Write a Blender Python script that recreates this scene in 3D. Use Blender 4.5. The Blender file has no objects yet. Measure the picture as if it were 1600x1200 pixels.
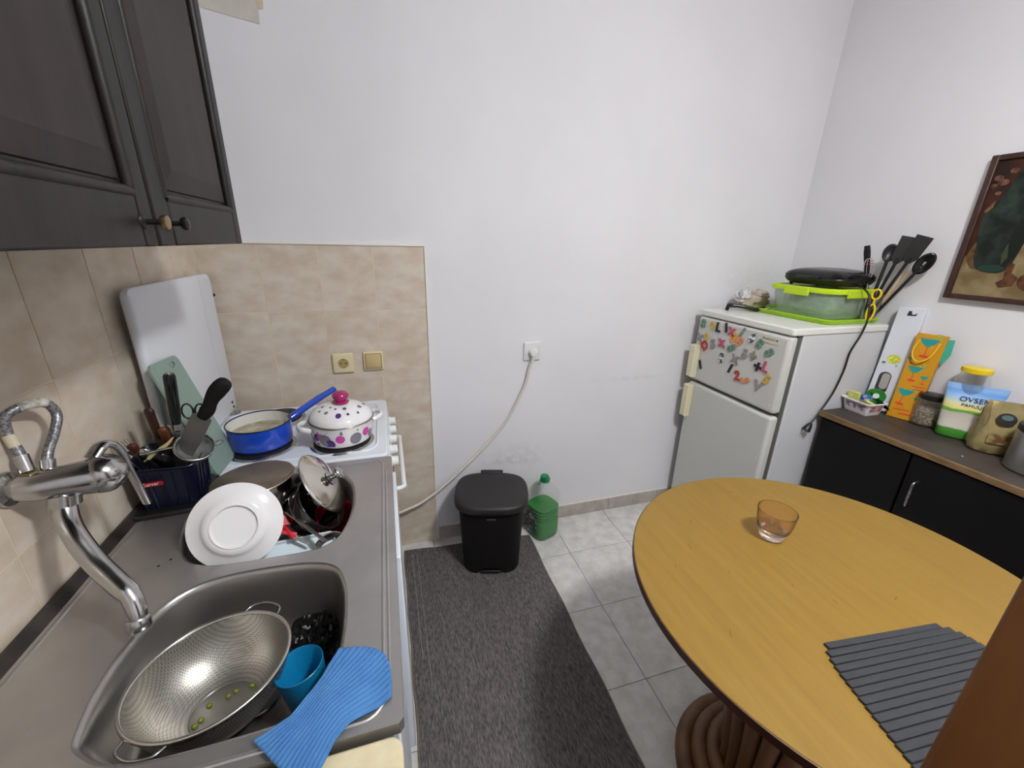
import bpy, bmesh, math, random
from mathutils import Vector, Matrix
random.seed(7)
S = bpy.context.scene
COL = S.collection
PI = math.pi

# ------------------------------------------------------------ camera, world, light, exposure
YAW, PITCH, ROLL, FPX = -0.2992933, -0.3335025, -0.0229411, 640.42
CAM = (0.6385, -1.7794, 1.465)
cam = bpy.data.cameras.new('camera')
cam.sensor_fit = 'HORIZONTAL'; cam.sensor_width = 36.0
cam.lens = FPX / 1600 * 36.0
cam.clip_start = 0.02; cam.clip_end = 50
camo = bpy.data.objects.new('camera', cam); COL.objects.link(camo)
_R = Matrix.Rotation(YAW, 3, 'Z') @ Matrix.Rotation(PITCH, 3, 'X') @ Matrix.Rotation(ROLL, 3, 'Y')
_r, _f, _u = _R.col[0], _R.col[1], _R.col[2]
camo.matrix_world = Matrix(((_r.x, _u.x, -_f.x, CAM[0]), (_r.y, _u.y, -_f.y, CAM[1]), (_r.z, _u.z, -_f.z, CAM[2]), (0, 0, 0, 1)))
S.camera = camo
W = bpy.data.worlds.new('world'); S.world = W; W.use_nodes = True
W.node_tree.nodes['Background'].inputs[0].default_value = (0.5, 0.52, 0.56, 1)
W.node_tree.nodes['Background'].inputs[1].default_value = 0.3
S.view_settings.view_transform = 'Standard'; S.view_settings.look = 'None'
S.view_settings.gamma = 1.0; S.view_settings.exposure = 0.0
S.view_settings.use_curve_mapping = False
LAMP_POS = (1.52, -1.82, 2.53); LAMP_R = 0.13; LAMP_STRENGTH = 224.0; LAMP_COL = (0.965, 0.985, 1.0)

# ------------------------------------------------------------ helpers
def lin(h):
    h = h.lstrip('#')
    c = [int(h[i:i + 2], 16) / 255 for i in (0, 2, 4)]
    return tuple((x / 12.92 if x <= .04045 else ((x + .055) / 1.055) ** 2.4) for x in c) + (1,)
MATS = {}
def mat(name, col, rough=.5, metal=0, col2=None, scale=8, detail=3, lo=.35, hi=.65, stretch=(1, 1, 1), rot=(0, 0, 0), bump=0, bscale=80, bstretch=(1, 1, 1),
        trans=0, ior=1.45, alpha=1, coat=0, spec=None, emit=None, estr=0, rvar=0, objrand=0, subs=0):
    if name in MATS: return MATS[name]
    m = bpy.data.materials.new(name); m.use_nodes = True; MATS[name] = m
    nt = m.node_tree; N = nt.nodes; L = nt.links; b = N['Principled BSDF']
    c = lin(col) if isinstance(col, str) else tuple(col) + (1,)
    b.inputs['Base Color'].default_value = c
    b.inputs['Roughness'].default_value = rough; b.inputs['Metallic'].default_value = metal
    b.inputs['Transmission Weight'].default_value = trans; b.inputs['IOR'].default_value = ior
    b.inputs['Alpha'].default_value = alpha; b.inputs['Coat Weight'].default_value = coat
    if spec is not None: b.inputs['Specular IOR Level'].default_value = spec
    if subs:
        b.inputs['Subsurface Weight'].default_value = subs; b.inputs['Subsurface Radius'].default_value = (.01, .01, .01)
    if emit: b.inputs['Emission Color'].default_value = lin(emit); b.inputs['Emission Strength'].default_value = estr
    if col2 or bump or rvar:
        tc = N.new('ShaderNodeTexCoord')
        mp = N.new('ShaderNodeMapping'); mp.inputs['Scale'].default_value = stretch; mp.inputs['Rotation'].default_value = rot
        L.new(tc.outputs['Object'], mp.inputs['Vector'])
        nz = N.new('ShaderNodeTexNoise'); nz.inputs['Scale'].default_value = scale; nz.inputs['Detail'].default_value = detail
        src = mp.outputs['Vector']
        if objrand:
            oi = N.new('ShaderNodeObjectInfo'); va = N.new('ShaderNodeVectorMath'); va.operation = 'MULTIPLY_ADD'
            va.inputs[1].default_value = (1, 1, 1)
            cb = N.new('ShaderNodeCombineXYZ')
            ml = N.new('ShaderNodeMath'); ml.operation = 'MULTIPLY'; ml.inputs[1].default_value = 37.0
            L.new(oi.outputs['Random'], ml.inputs[0])
            for k in range(3): L.new(ml.outputs[0], cb.inputs[k])
            L.new(src, va.inputs[0]); L.new(cb.outputs[0], va.inputs[2]); src = va.outputs[0]
        L.new(src, nz.inputs['Vector'])
        if col2:
            rp = N.new('ShaderNodeValToRGB')
            rp.color_ramp.elements[0].position = lo; rp.color_ramp.elements[1].position = hi
            rp.color_ramp.elements[0].color = c; rp.color_ramp.elements[1].color = lin(col2) if isinstance(col2, str) else tuple(col2) + (1,)
            L.new(nz.outputs['Fac'], rp.inputs['Fac']); L.new(rp.outputs['Color'], b.inputs['Base Color'])
        if rvar:
            mr = N.new('ShaderNodeMapRange'); mr.inputs['To Min'].default_value = max(.02, rough - rvar); mr.inputs['To Max'].default_value = min(1, rough + rvar)
            mr.inputs['From Min'].default_value = .3; mr.inputs['From Max'].default_value = .7
            L.new(nz.outputs['Fac'], mr.inputs['Value']); L.new(mr.outputs['Result'], b.inputs['Roughness'])
        if bump:
            mp2 = N.new('ShaderNodeMapping'); mp2.inputs['Scale'].default_value = bstretch
            L.new(tc.outputs['Object'], mp2.inputs['Vector'])
            n2 = N.new('ShaderNodeTexNoise'); n2.inputs['Scale'].default_value = bscale; n2.inputs['Detail'].default_value = 3
            L.new(mp2.outputs['Vector'], n2.inputs['Vector'])
            bp = N.new('ShaderNodeBump'); bp.inputs['Strength'].default_value = bump; bp.inputs['Distance'].default_value = .002
            L.new(n2.outputs['Fac'], bp.inputs['Height']); L.new(bp.outputs['Normal'], b.inputs['Normal'])
    return m

RM = {}
def tag(o, label=None, cat=None, group=None, kind=None):
    if label: o['label'] = label
    if cat: o['category'] = cat
    if group: o['group'] = group
    if kind: o['kind'] = kind
    return o
def thing(name, label, cat, loc=(0, 0, 0), rotz=0, group=None, M=None):
    o = bpy.data.objects.new(name, None); COL.objects.link(o); o.empty_display_size = .05
    mm = M if M is not None else Matrix.Translation(loc) @ Matrix.Rotation(rotz, 4, 'Z')
    o.matrix_world = mm
    RM[o.name] = mm.copy()
    return tag(o, label, cat, group)
def frame(c, n, xh=None):
    z = Vector(n).normalized()
    xh = Vector(xh) if xh is not None else (Vector((1, 0, 0)) if abs(z.x) < .9 else Vector((0, 1, 0)))
    x = (xh - z * xh.dot(z)).normalized(); y = z.cross(x)
    return Matrix(((x.x, y.x, z.x, c[0]), (x.y, y.y, z.y, c[1]), (x.z, y.z, z.z, c[2]), (0, 0, 0, 1)))
TR = Matrix.Translation
def RX(a): return Matrix.Rotation(a, 4, 'X')
def RY(a): return Matrix.Rotation(a, 4, 'Y')
def RZ(a): return Matrix.Rotation(a, 4, 'Z')
def smooth(pts, n=6, close=False):
    P = [Vector(p) for p in pts]; out = []; m = len(P)
    for i in range(m if close else m - 1):
        if close: a, b, c, d = P[(i - 1) % m], P[i], P[(i + 1) % m], P[(i + 2) % m]
        else: a, b, c, d = P[max(i - 1, 0)], P[i], P[i + 1], P[min(i + 2, m - 1)]
        for k in range(n):
            t = k / n
            out.append(.5 * ((2 * b) + (c - a) * t + (2 * a - 5 * b + 4 * c - d) * t * t + (3 * b - a - 3 * c + d) * t ** 3))
    if not close: out.append(P[-1])
    return out
def rrect(w, d, r, n=5):
    o = []
    for cx, cy, a0 in ((w / 2 - r, d / 2 - r, 0), (-w / 2 + r, d / 2 - r, PI / 2), (-w / 2 + r, -d / 2 + r, PI), (w / 2 - r, -d / 2 + r, 1.5 * PI)):
        for k in range(n + 1):
            a = a0 + PI / 2 * k / n; o.append((cx + r * math.cos(a), cy + r * math.sin(a)))
    return o
def circ(r, n=32, ry=None):
    return [(r * math.cos(2 * PI * k / n), (ry or r) * math.sin(2 * PI * k / n)) for k in range(n)]
def superell(a, b, e=3.0, n=40):
    o = []
    for k in range(n):
        t = 2 * PI * k / n; c, s = math.cos(t), math.sin(t)
        o.append((a * math.copysign(abs(c) ** (2 / e), c), b * math.copysign(abs(s) ** (2 / e), s)))
    return o
I4 = Matrix.Identity(4)
class MB:
    def __init__(s): s.v = []; s.f = []
    def add(s, V, F, M=None):
        o = len(s.v)
        s.v += [(M @ Vector(p)) if M is not None else Vector(p) for p in V]
        s.f += [tuple(i + o for i in q) for q in F]; return s
    def box(s, x0, x1, y0, y1, z0, z1, M=None):
        V = [(x0, y0, z0), (x1, y0, z0), (x1, y1, z0), (x0, y1, z0), (x0, y0, z1), (x1, y0, z1), (x1, y1, z1), (x0, y1, z1)]
        return s.add(V, [(3, 2, 1, 0), (4, 5, 6, 7), (0, 1, 5, 4), (1, 2, 6, 5), (2, 3, 7, 6), (3, 0, 4, 7)], M)
    def loft(s, rings, M=None, cap0=True, cap1=True, close=True):
        n = len(rings[0]); V = [p for r in rings for p in r]; F = []
        for i in range(len(rings) - 1):
            for j in range(n if close else n - 1):
                k = (j + 1) % n
                F.append((i * n + j, i * n + k, (i + 1) * n + k, (i + 1) * n + j))
        if cap0: F.append(tuple(range(n - 1, -1, -1)))
        if cap1: F.append(tuple((len(rings) - 1) * n + j for j in range(n)))
        return s.add(V, F, M)
    def prism(s, poly, z0, z1, M=None):
        return s.loft([[(x, y, z0) for x, y in poly], [(x, y, z1) for x, y in poly]], M)
    def flat(s, poly, z=0, M=None):
        return s.add([(x, y, z) for x, y in poly], [tuple(range(len(poly)))], M)
    def lathe(s, prof, n=32, M=None):
        rings = [[(max(r, 1e-5) * math.cos(2 * PI * k / n), max(r, 1e-5) * math.sin(2 * PI * k / n), z) for k in range(n)] for r, z in prof]
        return s.loft(rings, M, cap0=prof[0][0] > 1e-4 and prof[0][0] != prof[-1][0] or prof[0][1] != prof[-1][1], cap1=True)
    def shell(s, prof, n=32, M=None):      # open lathe without caps
        rings = [[(max(r, 1e-5) * math.cos(2 * PI * k / n), max(r, 1e-5) * math.sin(2 * PI * k / n), z) for k in range(n)] for r, z in prof]
        return s.loft(rings, M, False, False)
    def tube(s, pts, r, n=8, M=None, close=False, flat=None):
        P = [Vector(p) for p in pts]; m = len(P); rings = []
        up = Vector((0, 0, 1)); nrm = None
        for i in range(m):
            if close: t = P[(i + 1) % m] - P[i - 1]
            else: t = P[min(i + 1, m - 1)] - P[max(i - 1, 0)]
            t = t.normalized() if t.length > 1e-9 else Vector((0, 0, 1))
            if nrm is None:
                nrm = up.cross(t)
                if nrm.length < 1e-3: nrm = Vector((1, 0, 0)).cross(t)
            nrm = (nrm - t * nrm.dot(t)).normalized(); b = t.cross(nrm)
            rr = r[i] if isinstance(r, (list, tuple)) else r
            fx = flat or 1
            rings.append([tuple(P[i] + nrm * rr * math.cos(2 * PI * k / n) + b * rr * fx * math.sin(2 * PI * k / n)) for k in range(n)])
        if close: rings.append(rings[0])
        return s.loft(rings, M, not close, not close)
    def grid(s, fn, nu, nv, M=None):
        V = [fn(i / nu, j / nv) for j in range(nv + 1) for i in range(nu + 1)]
        F = [(j * (nu + 1) + i, j * (nu + 1) + i + 1, (j + 1) * (nu + 1) + i + 1, (j + 1) * (nu + 1) + i) for j in range(nv) for i in range(nu)]
        return s.add(V, F, M)
    def build(s, name, m, parent=None, sm=None, bevel=0, seg=2, world=False, origin=None, thick=0, fixn=True, kind=None):
        me = bpy.data.meshes.new(name)
        V = s.v
        if world and parent is not None:
            inv = RM[parent.name].inverted(); V = [inv @ p for p in V]
        if origin is not None: V = [p - Vector(origin) for p in V]
        me.from_pydata([tuple(p) for p in V], [], s.f); me.update()
        if fixn:
            bm = bmesh.new(); bm.from_mesh(me)
            bmesh.ops.remove_doubles(bm, verts=bm.verts, dist=1e-6)
            bmesh.ops.recalc_face_normals(bm, faces=bm.faces); bm.to_mesh(me); bm.free()
        return link(name, me, m, parent, sm, bevel, seg, origin, thick, kind)
def link(name, me, m, parent=None, sm=None, bevel=0, seg=2, origin=None, thick=0, kind=None):
    o = bpy.data.objects.new(name, me); COL.objects.link(o)
    if m: me.materials.append(m)
    if origin is not None: o.location = origin
    if parent is not None:
        o.parent = parent; RM[o.name] = RM[parent.name]
    else: RM[o.name] = TR(origin) if origin is not None else I4.copy()
    if sm is not None:
        for p in me.polygons: p.use_smooth = True
        me.set_sharp_from_angle(angle=math.radians(sm))
    if thick:
        k = o.modifiers.new('solid', 'SOLIDIFY'); k.thickness = thick; k.offset = 0
    if bevel:
        k = o.modifiers.new('bevel', 'BEVEL'); k.width = bevel; k.segments = seg; k.limit_method = 'ANGLE'; k.angle_limit = math.radians(40)
        if sm is None:
            for p in me.polygons: p.use_smooth = True
            me.set_sharp_from_angle(angle=math.radians(50))
    if kind: o['kind'] = kind
    return o
def text(body, size, m, parent, M, ext=.0004, off=0, name='lettering', world=True, top=False, shear=0):
    cu = bpy.data.curves.new('txt', 'FONT'); cu.body = body; cu.size = size; cu.extrude = ext; cu.offset = off; cu.shear = shear
    cu.align_x = 'CENTER'; cu.align_y = 'CENTER'; cu.resolution_u = 3
    o = bpy.data.objects.new('txt', cu); COL.objects.link(o)
    me = bpy.data.meshes.new_from_object(o); bpy.data.objects.remove(o)
    me.materials.clear()
    if parent is not None and world: M = RM[parent.name].inverted() @ M
    if top:
        oo = link(name, me, m, None); oo.matrix_world = M; return oo
    me.transform(M)
    return link(name, me, m, parent)
def struct(o): o['kind'] = 'structure'; return o
def Bx(x0, x1, y0, y1, z0, z1): return MB().box(x0, x1, y0, y1, z0, z1)
def blob(fn, name, m, parent=None, **k): return MB().grid(fn, 24, 24).build(name, m, parent, **k)

# ------------------------------------------------------------ materials
def wall_material():
    m = mat('wall_paint', (.80, .79, .81), .75, col2=(.76, .75, .77), scale=2.0, bump=.12, bscale=120)
    nt = m.node_tree; N = nt.nodes; L = nt.links; b = N['Principled BSDF']
    base = b.inputs['Base Color'].links[0].from_socket
    tc = N.new('ShaderNodeTexCoord'); sp = N.new('ShaderNodeSeparateXYZ'); L.new(tc.outputs['Object'], sp.inputs[0])
    nz = N.new('ShaderNodeTexNoise'); nz.inputs['Scale'].default_value = 28; nz.inputs['Detail'].default_value = 6; L.new(tc.outputs['Object'], nz.inputs['Vector'])
    def spot(cx, cz, sx, sz, col, amt, base):
        def mth(op, a, bv):
            n = N.new('ShaderNodeMath'); n.operation = op
            for i, q in enumerate((a, bv)):
                if isinstance(q, (int, float)): n.inputs[i].default_value = q
                else: L.new(q, n.inputs[i])
            return n.outputs[0]
        dx = mth('DIVIDE', mth('SUBTRACT', sp.outputs[0], cx), sx); dz = mth('DIVIDE', mth('SUBTRACT', sp.outputs[2], cz), sz)
        d = mth('ADD', mth('MULTIPLY', dx, dx), mth('MULTIPLY', dz, dz))
        e = mth('POWER', 2.718, mth('MULTIPLY', d, -1.0))
        n2 = mth('MAXIMUM', mth('MULTIPLY', mth('SUBTRACT', nz.outputs['Fac'], .38), 4.0), 0.0)
        fac = mth('MINIMUM', mth('MULTIPLY', mth('MULTIPLY', e, n2), amt), 1.0)
        mx = N.new('ShaderNodeMix'); mx.data_type = 'RGBA'
        L.new(fac, mx.inputs['Factor']); L.new(base, mx.inputs['A']); mx.inputs['B'].default_value = lin(col)
        return mx.outputs['Result']
    o = spot(1.17, .40, .13, .018, '8a7468', .30, base)
    o = spot(1.20, .445, .12, .04, 'a89a92', .2, o)
    o = spot(1.85, .80, .22, .012, 'aaa49e', .15, o)
    o = spot(1.30, .40, .05, .05, 'a89c94', .15, o)
    o = spot(2.45, 1.32, .20, .06, 'b4aea7', .12, o)
    L.new(o, b.inputs['Base Color'])
    return m
WALL = wall_material()
WALLP = mat('wall_plain', (.80, .79, .81), .75, col2=(.77, .76, .78), scale=2, bump=.12, bscale=120)
CEIL = mat('ceiling_paint', (.8, .79, .79), .8, bump=.1)
TILE = mat('beige_tile', (.56, .46, .35), .28, col2=(.68, .605, .51), scale=13, detail=7, lo=.30, hi=.66, objrand=1, bump=.05, bscale=40, stretch=(1, 1, 1.6))
GROUT = mat('cream_grout', '#dccdb2', .8)
FTILE = mat('floor_tile', (.57, .55, .52), .3, col2=(.72, .705, .675), scale=20, detail=8, lo=.34, hi=.66, objrand=1, bump=.04, bscale=50)
FGROUT = mat('floor_grout', '#6f665c', .9)
SKIRT = mat('skirting_stone', (.38, .34, .30), .35, col2=(.50, .455, .405), scale=16, detail=5, objrand=1)
STEEL = mat('sink_steel', (.52, .505, .495), .40, .9, col2=(.44, .425, .415), scale=6, detail=5, rvar=.10, bump=.06, bscale=25, bstretch=(1, 6, 1))
BASIN = mat('basin_steel', (.46, .44, .42), .33, .95, col2=(.38, .36, .34), scale=5, detail=4, rvar=.07)
CHROME = mat('chrome', (.50, .50, .50), .20, 1, rvar=.06, scale=20)
CHROME2 = mat('dull_chrome', (.50, .50, .50), .25, 1, col2=(.40, .395, .38), scale=30, rvar=.08)
POTSTEEL = mat('pot_steel', (.66, .62, .56), .14, 1, rvar=.05)
BURNT = mat('burnt_steel', (.10, .075, .055), .45, .4, col2=(.19, .155, .12), scale=14, detail=6, rvar=.12)
WHITEN = mat('white_enamel', '#dfe3ea', .22, spec=.5)
WHITEP = mat('white_plastic', '#e6e6e4', .4)
PORC = mat('porcelain', '#e9e7e8', .14, coat=.3)
BLACKP = mat('black_plastic', '#121214', .38)
BLACKG = mat('black_gloss', '#0c0c0e', .18)
BLACKM = mat('black_matte', '#110e0e', .7, spec=.3, bump=.15, bscale=400)
CABW = mat('dark_stained_wood', (.0090, .0072, .0058), .45, spec=.35, col2=(.016, .0135, .012), scale=5, detail=5, stretch=(6, 6, .6), bump=.08, bscale=30, bstretch=(5, 5, .5))
CABP = mat('dark_wood_panel', (.016, .0115, .0085), .5, spec=.35, col2=(.024, .0185, .0155), scale=5, detail=5, stretch=(5, 5, .5), bump=.06, bscale=30, bstretch=(5, 5, .5))
BRASS = mat('old_brass', (.38, .30, .15), .35, 1, col2=(.22, .17, .09), scale=60)
TABLEW = mat('honey_veneer', (.215, .122, .0195), .42, spec=.4, col2=(.25, .148, .028), scale=6, detail=8, lo=.28, hi=.74, stretch=(9, .9, 1), rot=(0, 0, -.36), bump=.02)
TABLEE = mat('table_edge', '#3b1d10', .4)
RATTAN = mat('rattan', (.105, .042, .014), .42, col2=(.165, .075, .028), scale=12, stretch=(1, 1, .3))
DOORW = mat('brown_door_wood', (.15, .052, .010), .5, col2=(.25, .095, .022), scale=4, detail=5, stretch=(3, 3, .35))
FRIDGE = mat('fridge_enamel', '#cdced0', .35)
FDOOR = mat('fridge_door_enamel', '#c9c9c3', .42, bump=.02, bscale=300)
CREAM = mat('cream_plastic', '#ded8b6', .45)
CREAM2 = mat('cream_laminate', '#d8ccac', .5, col2='#cfc29d', scale=40)
BEIGEP = mat('beige_plastic', '#dccfa8', .4)
BEIGEP2 = mat('beige_rocker', '#bfa878', .4)
BLKCAB = mat('black_cabinet', '#070606', .5, spec=.3, bump=.1, bscale=60)
WORNTOP = mat('worn_brown_top', (.034, .026, .021), .5, col2=(.058, .046, .038), scale=6, detail=6, stretch=(4, 1, 1), rvar=.1)
EDGEW = mat('raw_edge_wood', (.20, .125, .052), .6, col2=(.13, .075, .032), scale=20, stretch=(4, 1, 4))
LIME = mat('lime_plastic', '#b7d41c', .35)
LIMEG = mat('lime_tray', '#9dcc08', .35)
RUGM = mat('rug_weave', (.05, .043, .042), .95, col2=(.19, .167, .162), scale=95, detail=6, lo=.34, hi=.76, stretch=(3.2, .6, 1), bump=.8, bscale=300, bstretch=(1, .3, 1))
RUGB = mat('rug_binding', '#7d7162', .9)
TOWEL = mat('blue_cloth', (.050, .165, .40), .85, col2=(.066, .205, .455), scale=30, bump=.5, bscale=500)
CUPB = mat('blue_cup', '#0a72a0', .35, subs=.15)
NAVY = mat('navy_plastic', '#10132a', .38)
BLUEE = mat('blue_enamel', '#1c46b4', .16, coat=.4)
MINT = mat('mint_plastic', '#84998e', .5)
GREENM = {'green': mat('mag_green', '#6f8a76', .5), 'yellow': mat('mag_yellow', '#c9a64f', .5), 'black': mat('mag_black', '#1d1b1c', .5), 'pink': mat('mag_pink', '#b4526f', .5),
          'orange': mat('mag_orange', '#e09a3c', .5), 'peach': mat('mag_peach', '#cf8c60', .5), 'zebra': mat('mag_zebra', '#e6e6e6', .5, col2='#4a4d55', scale=60, lo=.49, hi=.51, stretch=(1, 1, 3)),
          'grey': mat('mag_grey', '#8f8a8c', .5), 'red': mat('mag_red', '#ac3c3a', .5), 'olive': mat('mag_olive', '#8e8d7c', .5)}
RED = mat('red_plastic', '#b81420', .3)
GLASS = mat('clear_glass', (.97, .98, .98), .03, trans=1, ior=1.45)
CLEARP = mat('clear_plastic', (.55, .60, .57), .12, alpha=.14)
AMBERG = mat('amber_glass', (.965, .86, .82), .03, trans=1, ior=1.42, bump=.25, bscale=220)
GREENL = mat('green_liquid', (.004, .20, .010), .08, alpha=.93)
LAMPG = mat('lamp_glass', '#ffffff', .5, emit='#ffffff', estr=LAMP_STRENGTH)
LAMPG.node_tree.nodes['Principled BSDF'].inputs['Emission Color'].default_value = LAMP_COL + (1,)

# ------------------------------------------------------------ room shell
XR, ZC, YF = 2.76, 2.62, -3.3
floor = struct(Bx(0, XR, YF, 0, -.06, -.004).build('floor', FGROUT)); tag(floor, 'light grey stone tiled floor')
T0, TP = (1.427, -.281), .3245
ft = Bx(-TP / 2 + .0012, TP / 2 - .0012, -TP / 2 + .0012, TP / 2 - .0012, -.004, 0)
fme = None
xs = [T0[0] + (i + .5) * TP for i in range(-3, 4)]
for i in range(-5, 5):
    for j in range(-6, 2):
        cx, cy = T0[0] + (i + .5) * TP, T0[1] + (j + .5) * TP
        x0, x1, y0, y1 = max(0, cx - TP / 2 + .0012), min(XR, cx + TP / 2 - .0012), cy - TP / 2 + .0012, min(0, cy + TP / 2 - .0012)
        if x1 - x0 < .02 or y1 - y0 < .02: continue
        if x1 - x0 > TP - .004 and y1 - y0 > TP - .004:
            if fme is None:
                o = ft.build('floor_tile', FTILE, floor); fme = o.data
            else: o = link('floor_tile', fme, None, floor)
            o.location = (cx, cy, 0)
        else: Bx(x0, x1, y0, y1, -.004, 0).build('floor_tile', FTILE, floor)
ceil = struct(Bx(0, XR, YF, 0, ZC, ZC + .08).build('ceiling', CEIL)); tag(ceil, 'plain white ceiling')
wb = struct(Bx(-.1, XR + .1, 0, .1, -.06, ZC).build('wall_back', WALL)); tag(wb, 'white plaster back wall with scuffs above the bin')
wl = struct(Bx(-.1, 0, YF, 0, -.06, ZC).build('wall_left', WALLP)); tag(wl, 'left wall with beige tile splashback')
wr = struct(Bx(XR, XR + .1, YF, 0, -.06, ZC).build('wall_right', WALLP)); tag(wr, 'plain white right wall')
wf = struct(Bx(-.1, XR + .1, YF - .1, YF, -.06, ZC).build('wall_front', WALLP)); tag(wf, 'plain white wall behind the camera')
# tiles on the back wall (20 x 25 cm) and left wall
Bx(0, .80, -.0045, 0, 0, 1.44).build('grout', GROUT, wb)
g = .0016
tme = None
rows = [(1.44 - .25 * k - .25, 1.44 - .25 * k) for k in range(5)] + [(0, .19)]
for c in range(4):
    for z0, z1 in rows:
        if z1 - z0 > .2:
            if tme is None:
                o = Bx(-.1 + g, .1 - g, -.0035, .0035, -.125 + g, .125 - g).build('tile', TILE, wb, bevel=.001, seg=1); tme = o.data
            else:
                o = link('tile', tme, None, wb)
            o.location = (.1 + .2 * c, -.0022, (z0 + z1) / 2)
        else: Bx(.2 * c + g, .2 * c + .2 - g, -.0057, -.001, z0 + g, z1 - g).build('tile', TILE, wb)
Bx(0, .0045, -2.0, 0, .62, 1.46).build('grout', GROUT, wl)
lme = None
for c in range(10):
    for z0, z1 in rows[:3]:
        if lme is None:
            o = Bx(-.0035, .0035, -.1 + g, .1 - g, -.125 + g, .125 - g).build('tile', TILE, wl); lme = o.data
        else: o = link('tile', lme, None, wl)
        o.location = (.0022, -.1 - .2 * c, (z0 + z1) / 2)
tr = struct(Bx(.800, .806, -.010, 0, .02, 1.446).build('trim_1', mat('white_trim', '#e8e4dc', .5))); tag(tr, 'narrow white edge strip beside the beige tiles')
tr2 = struct(Bx(.009, .80, -.010, 0, 1.440, 1.446).build('trim_2', MATS['white_trim'])); tag(tr2, 'thin white line along the top of the beige tiles')
bb = thing('baseboard_back', 'grey brown stone skirting along the back wall', None); bb['kind'] = 'structure'
x = .812
while x < 2.74:
    x1 = min(x + .325, 2.755)
    Bx(x + .001, x1 - .001, -.010, 0, 0, .074).build('skirting_tile', SKIRT, bb, bevel=.001, seg=1); x = x1
Bx(.812, 2.755, -.004, 0, .074, .078).build('skirting_joint', mat('white_trim', '#e8e4dc'), bb)
# crooked patch left on the wall
o = MB()
o.prism([(.150, 2.2), (.150, 2.128), (.168, 2.123), (.318, 2.104), (.321, 2.2)], 0, .002, Matrix(((1, 0, 0, 0), (0, 0, -1, 0), (0, 1, 0, 0), (0, 0, 0, 1))))
pt = thing('wall_patch', 'crooked off-white paper patch on the wall beside the dark upper cabinet', 'patch', (.24, 0, 2.1))
o.build('paper', mat('patch_paper', '#d2cdc4', .8, col2='#c4beb4', scale=12), pt, world=True)
MB().prism([(.30, 2.2), (.322, 2.143), (.334, 2.146), (.342, 2.2)], .001, .003, Matrix(((1, 0, 0, 0), (0, 0, -1, 0), (0, 1, 0, 0), (0, 0, 0, 1)))).build('tape', mat('patch_tape', '#cfc0a4', .7), pt, world=True)
# brown door leaf, close to the camera on the right
dM = TR((1.055, -1.669, .01)) @ RZ(-1.40)
d1 = thing('door_1', 'brown wooden door leaf close to the camera in the lower right corner', None, M=dM); d1['kind'] = 'structure'
def dpart(n, x0, x1, y0, y1, z0, z1, m=DOORW, bevel=.004): return Bx(x0, x1, y0, y1, z0, z1).build(n, m, d1, bevel=bevel)
dpart('stile', 0, .11, -.04, 0, 0, 2.02); dpart('stile', .66, .77, -.04, 0, 0, 2.02)
dpart('rail', .11, .66, -.038, -.002, 0, .2); dpart('rail', .11, .66, -.038, -.002, .92, 1.0); dpart('rail', .11, .66, -.038, -.002, 1.9, 2.02)
dpart('panel', .11, .66, -.028, -.012, .2, .92); dpart('panel', .11, .66, -.028, -.012, 1.0, 1.9)
# ceiling lamp
lp = thing('ceiling_lamp', 'round white glass dome lamp glowing on the ceiling', 'lamp', LAMP_POS)
MB().lathe([(.05, .040), (.055, .044), (.055, .09), (.0005, .09)], 32).build('base', WHITEP, lp, sm=40)
MB().lathe([(LAMP_R * math.sin(PI * k / 14) if 0 < k < 14 else .0005, -LAMP_R * .30 * math.cos(PI * k / 14)) for k in range(15)], 32).build('dome', LAMPG, lp, sm=80)

# ------------------------------------------------------------ upper cabinet
uc = thing('upper_cabinet', 'dark stained wooden wall cabinet with two panelled doors above the sink', 'cabinet', (.15, -1.0, 1.447))
Bx(.010, .288, -1.42, -.578, 1.45, 2.18).build('body', CABW, uc, world=True, bevel=.003)
for (y0, y1, kn) in ((-.985, -.578, -.955), (-1.42, -.991, -1.022)):
    d = Bx(.290, .304, y0, y1, 1.447, 2.18).build('door', CABW, uc, world=True, bevel=.002)
    fw = .052
    for nm, a, b_, c, e in (('stile', y0, y0 + fw, 1.447, 2.18), ('stile', y1 - fw * .72, y1, 1.447, 2.18), ('rail', y0 + fw, y1 - fw * .72, 1.447, 1.52), ('rail', y0 + fw, y1 - fw * .72, 2.11, 2.18)):
        Bx(.304, .3135, a, b_, c, e).build(nm, CABW, d, world=True, bevel=.003)
    a, b_ = y0 + fw, y1 - fw * .72
    for q in (((a, 1.52), (b_, 1.52)), ((a, 1.52), (a, 2.11)), ((b_, 1.52), (b_, 2.11))):
        MB().tube([(.309, q[0][0], q[0][1]), (.309, q[1][0], q[1][1])], .008, 8).build('moulding', CABW, d, world=True, sm=60)
    r = []
    for ins, xx in ((.012, .304), (.014, .306), (.045, .3125), (.048, .3125)):
        r.append([(xx, a + ins, 1.52 + ins), (xx, b_ - ins, 1.52 + ins), (xx, b_ - ins, 2.11 - ins), (xx, a + ins, 2.11 - ins)])
    MB().loft(r).build('raised_panel', CABP, d, world=True)
    k = MB().lathe([(.011, 0), (.010, .002), (.004, .004), (.004, .021), (.008, .023), (.0005, .024)], 16, TR((.3135, kn, 1.481)) @ RY(PI / 2)).build('knob', CABW, d, world=True, sm=40)
    MB().lathe([(.0005, .0225), (.009, .0225), (.0105, .026), (.0095, .030), (.004, .0315), (.0005, .032)], 16, TR((.3135, kn, 1.481)) @ RY(PI / 2)).build('disc', BRASS if kn < -1 else mat('dark_metal', '#2a2826', .3, .7), d, world=True, sm=40)

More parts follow.
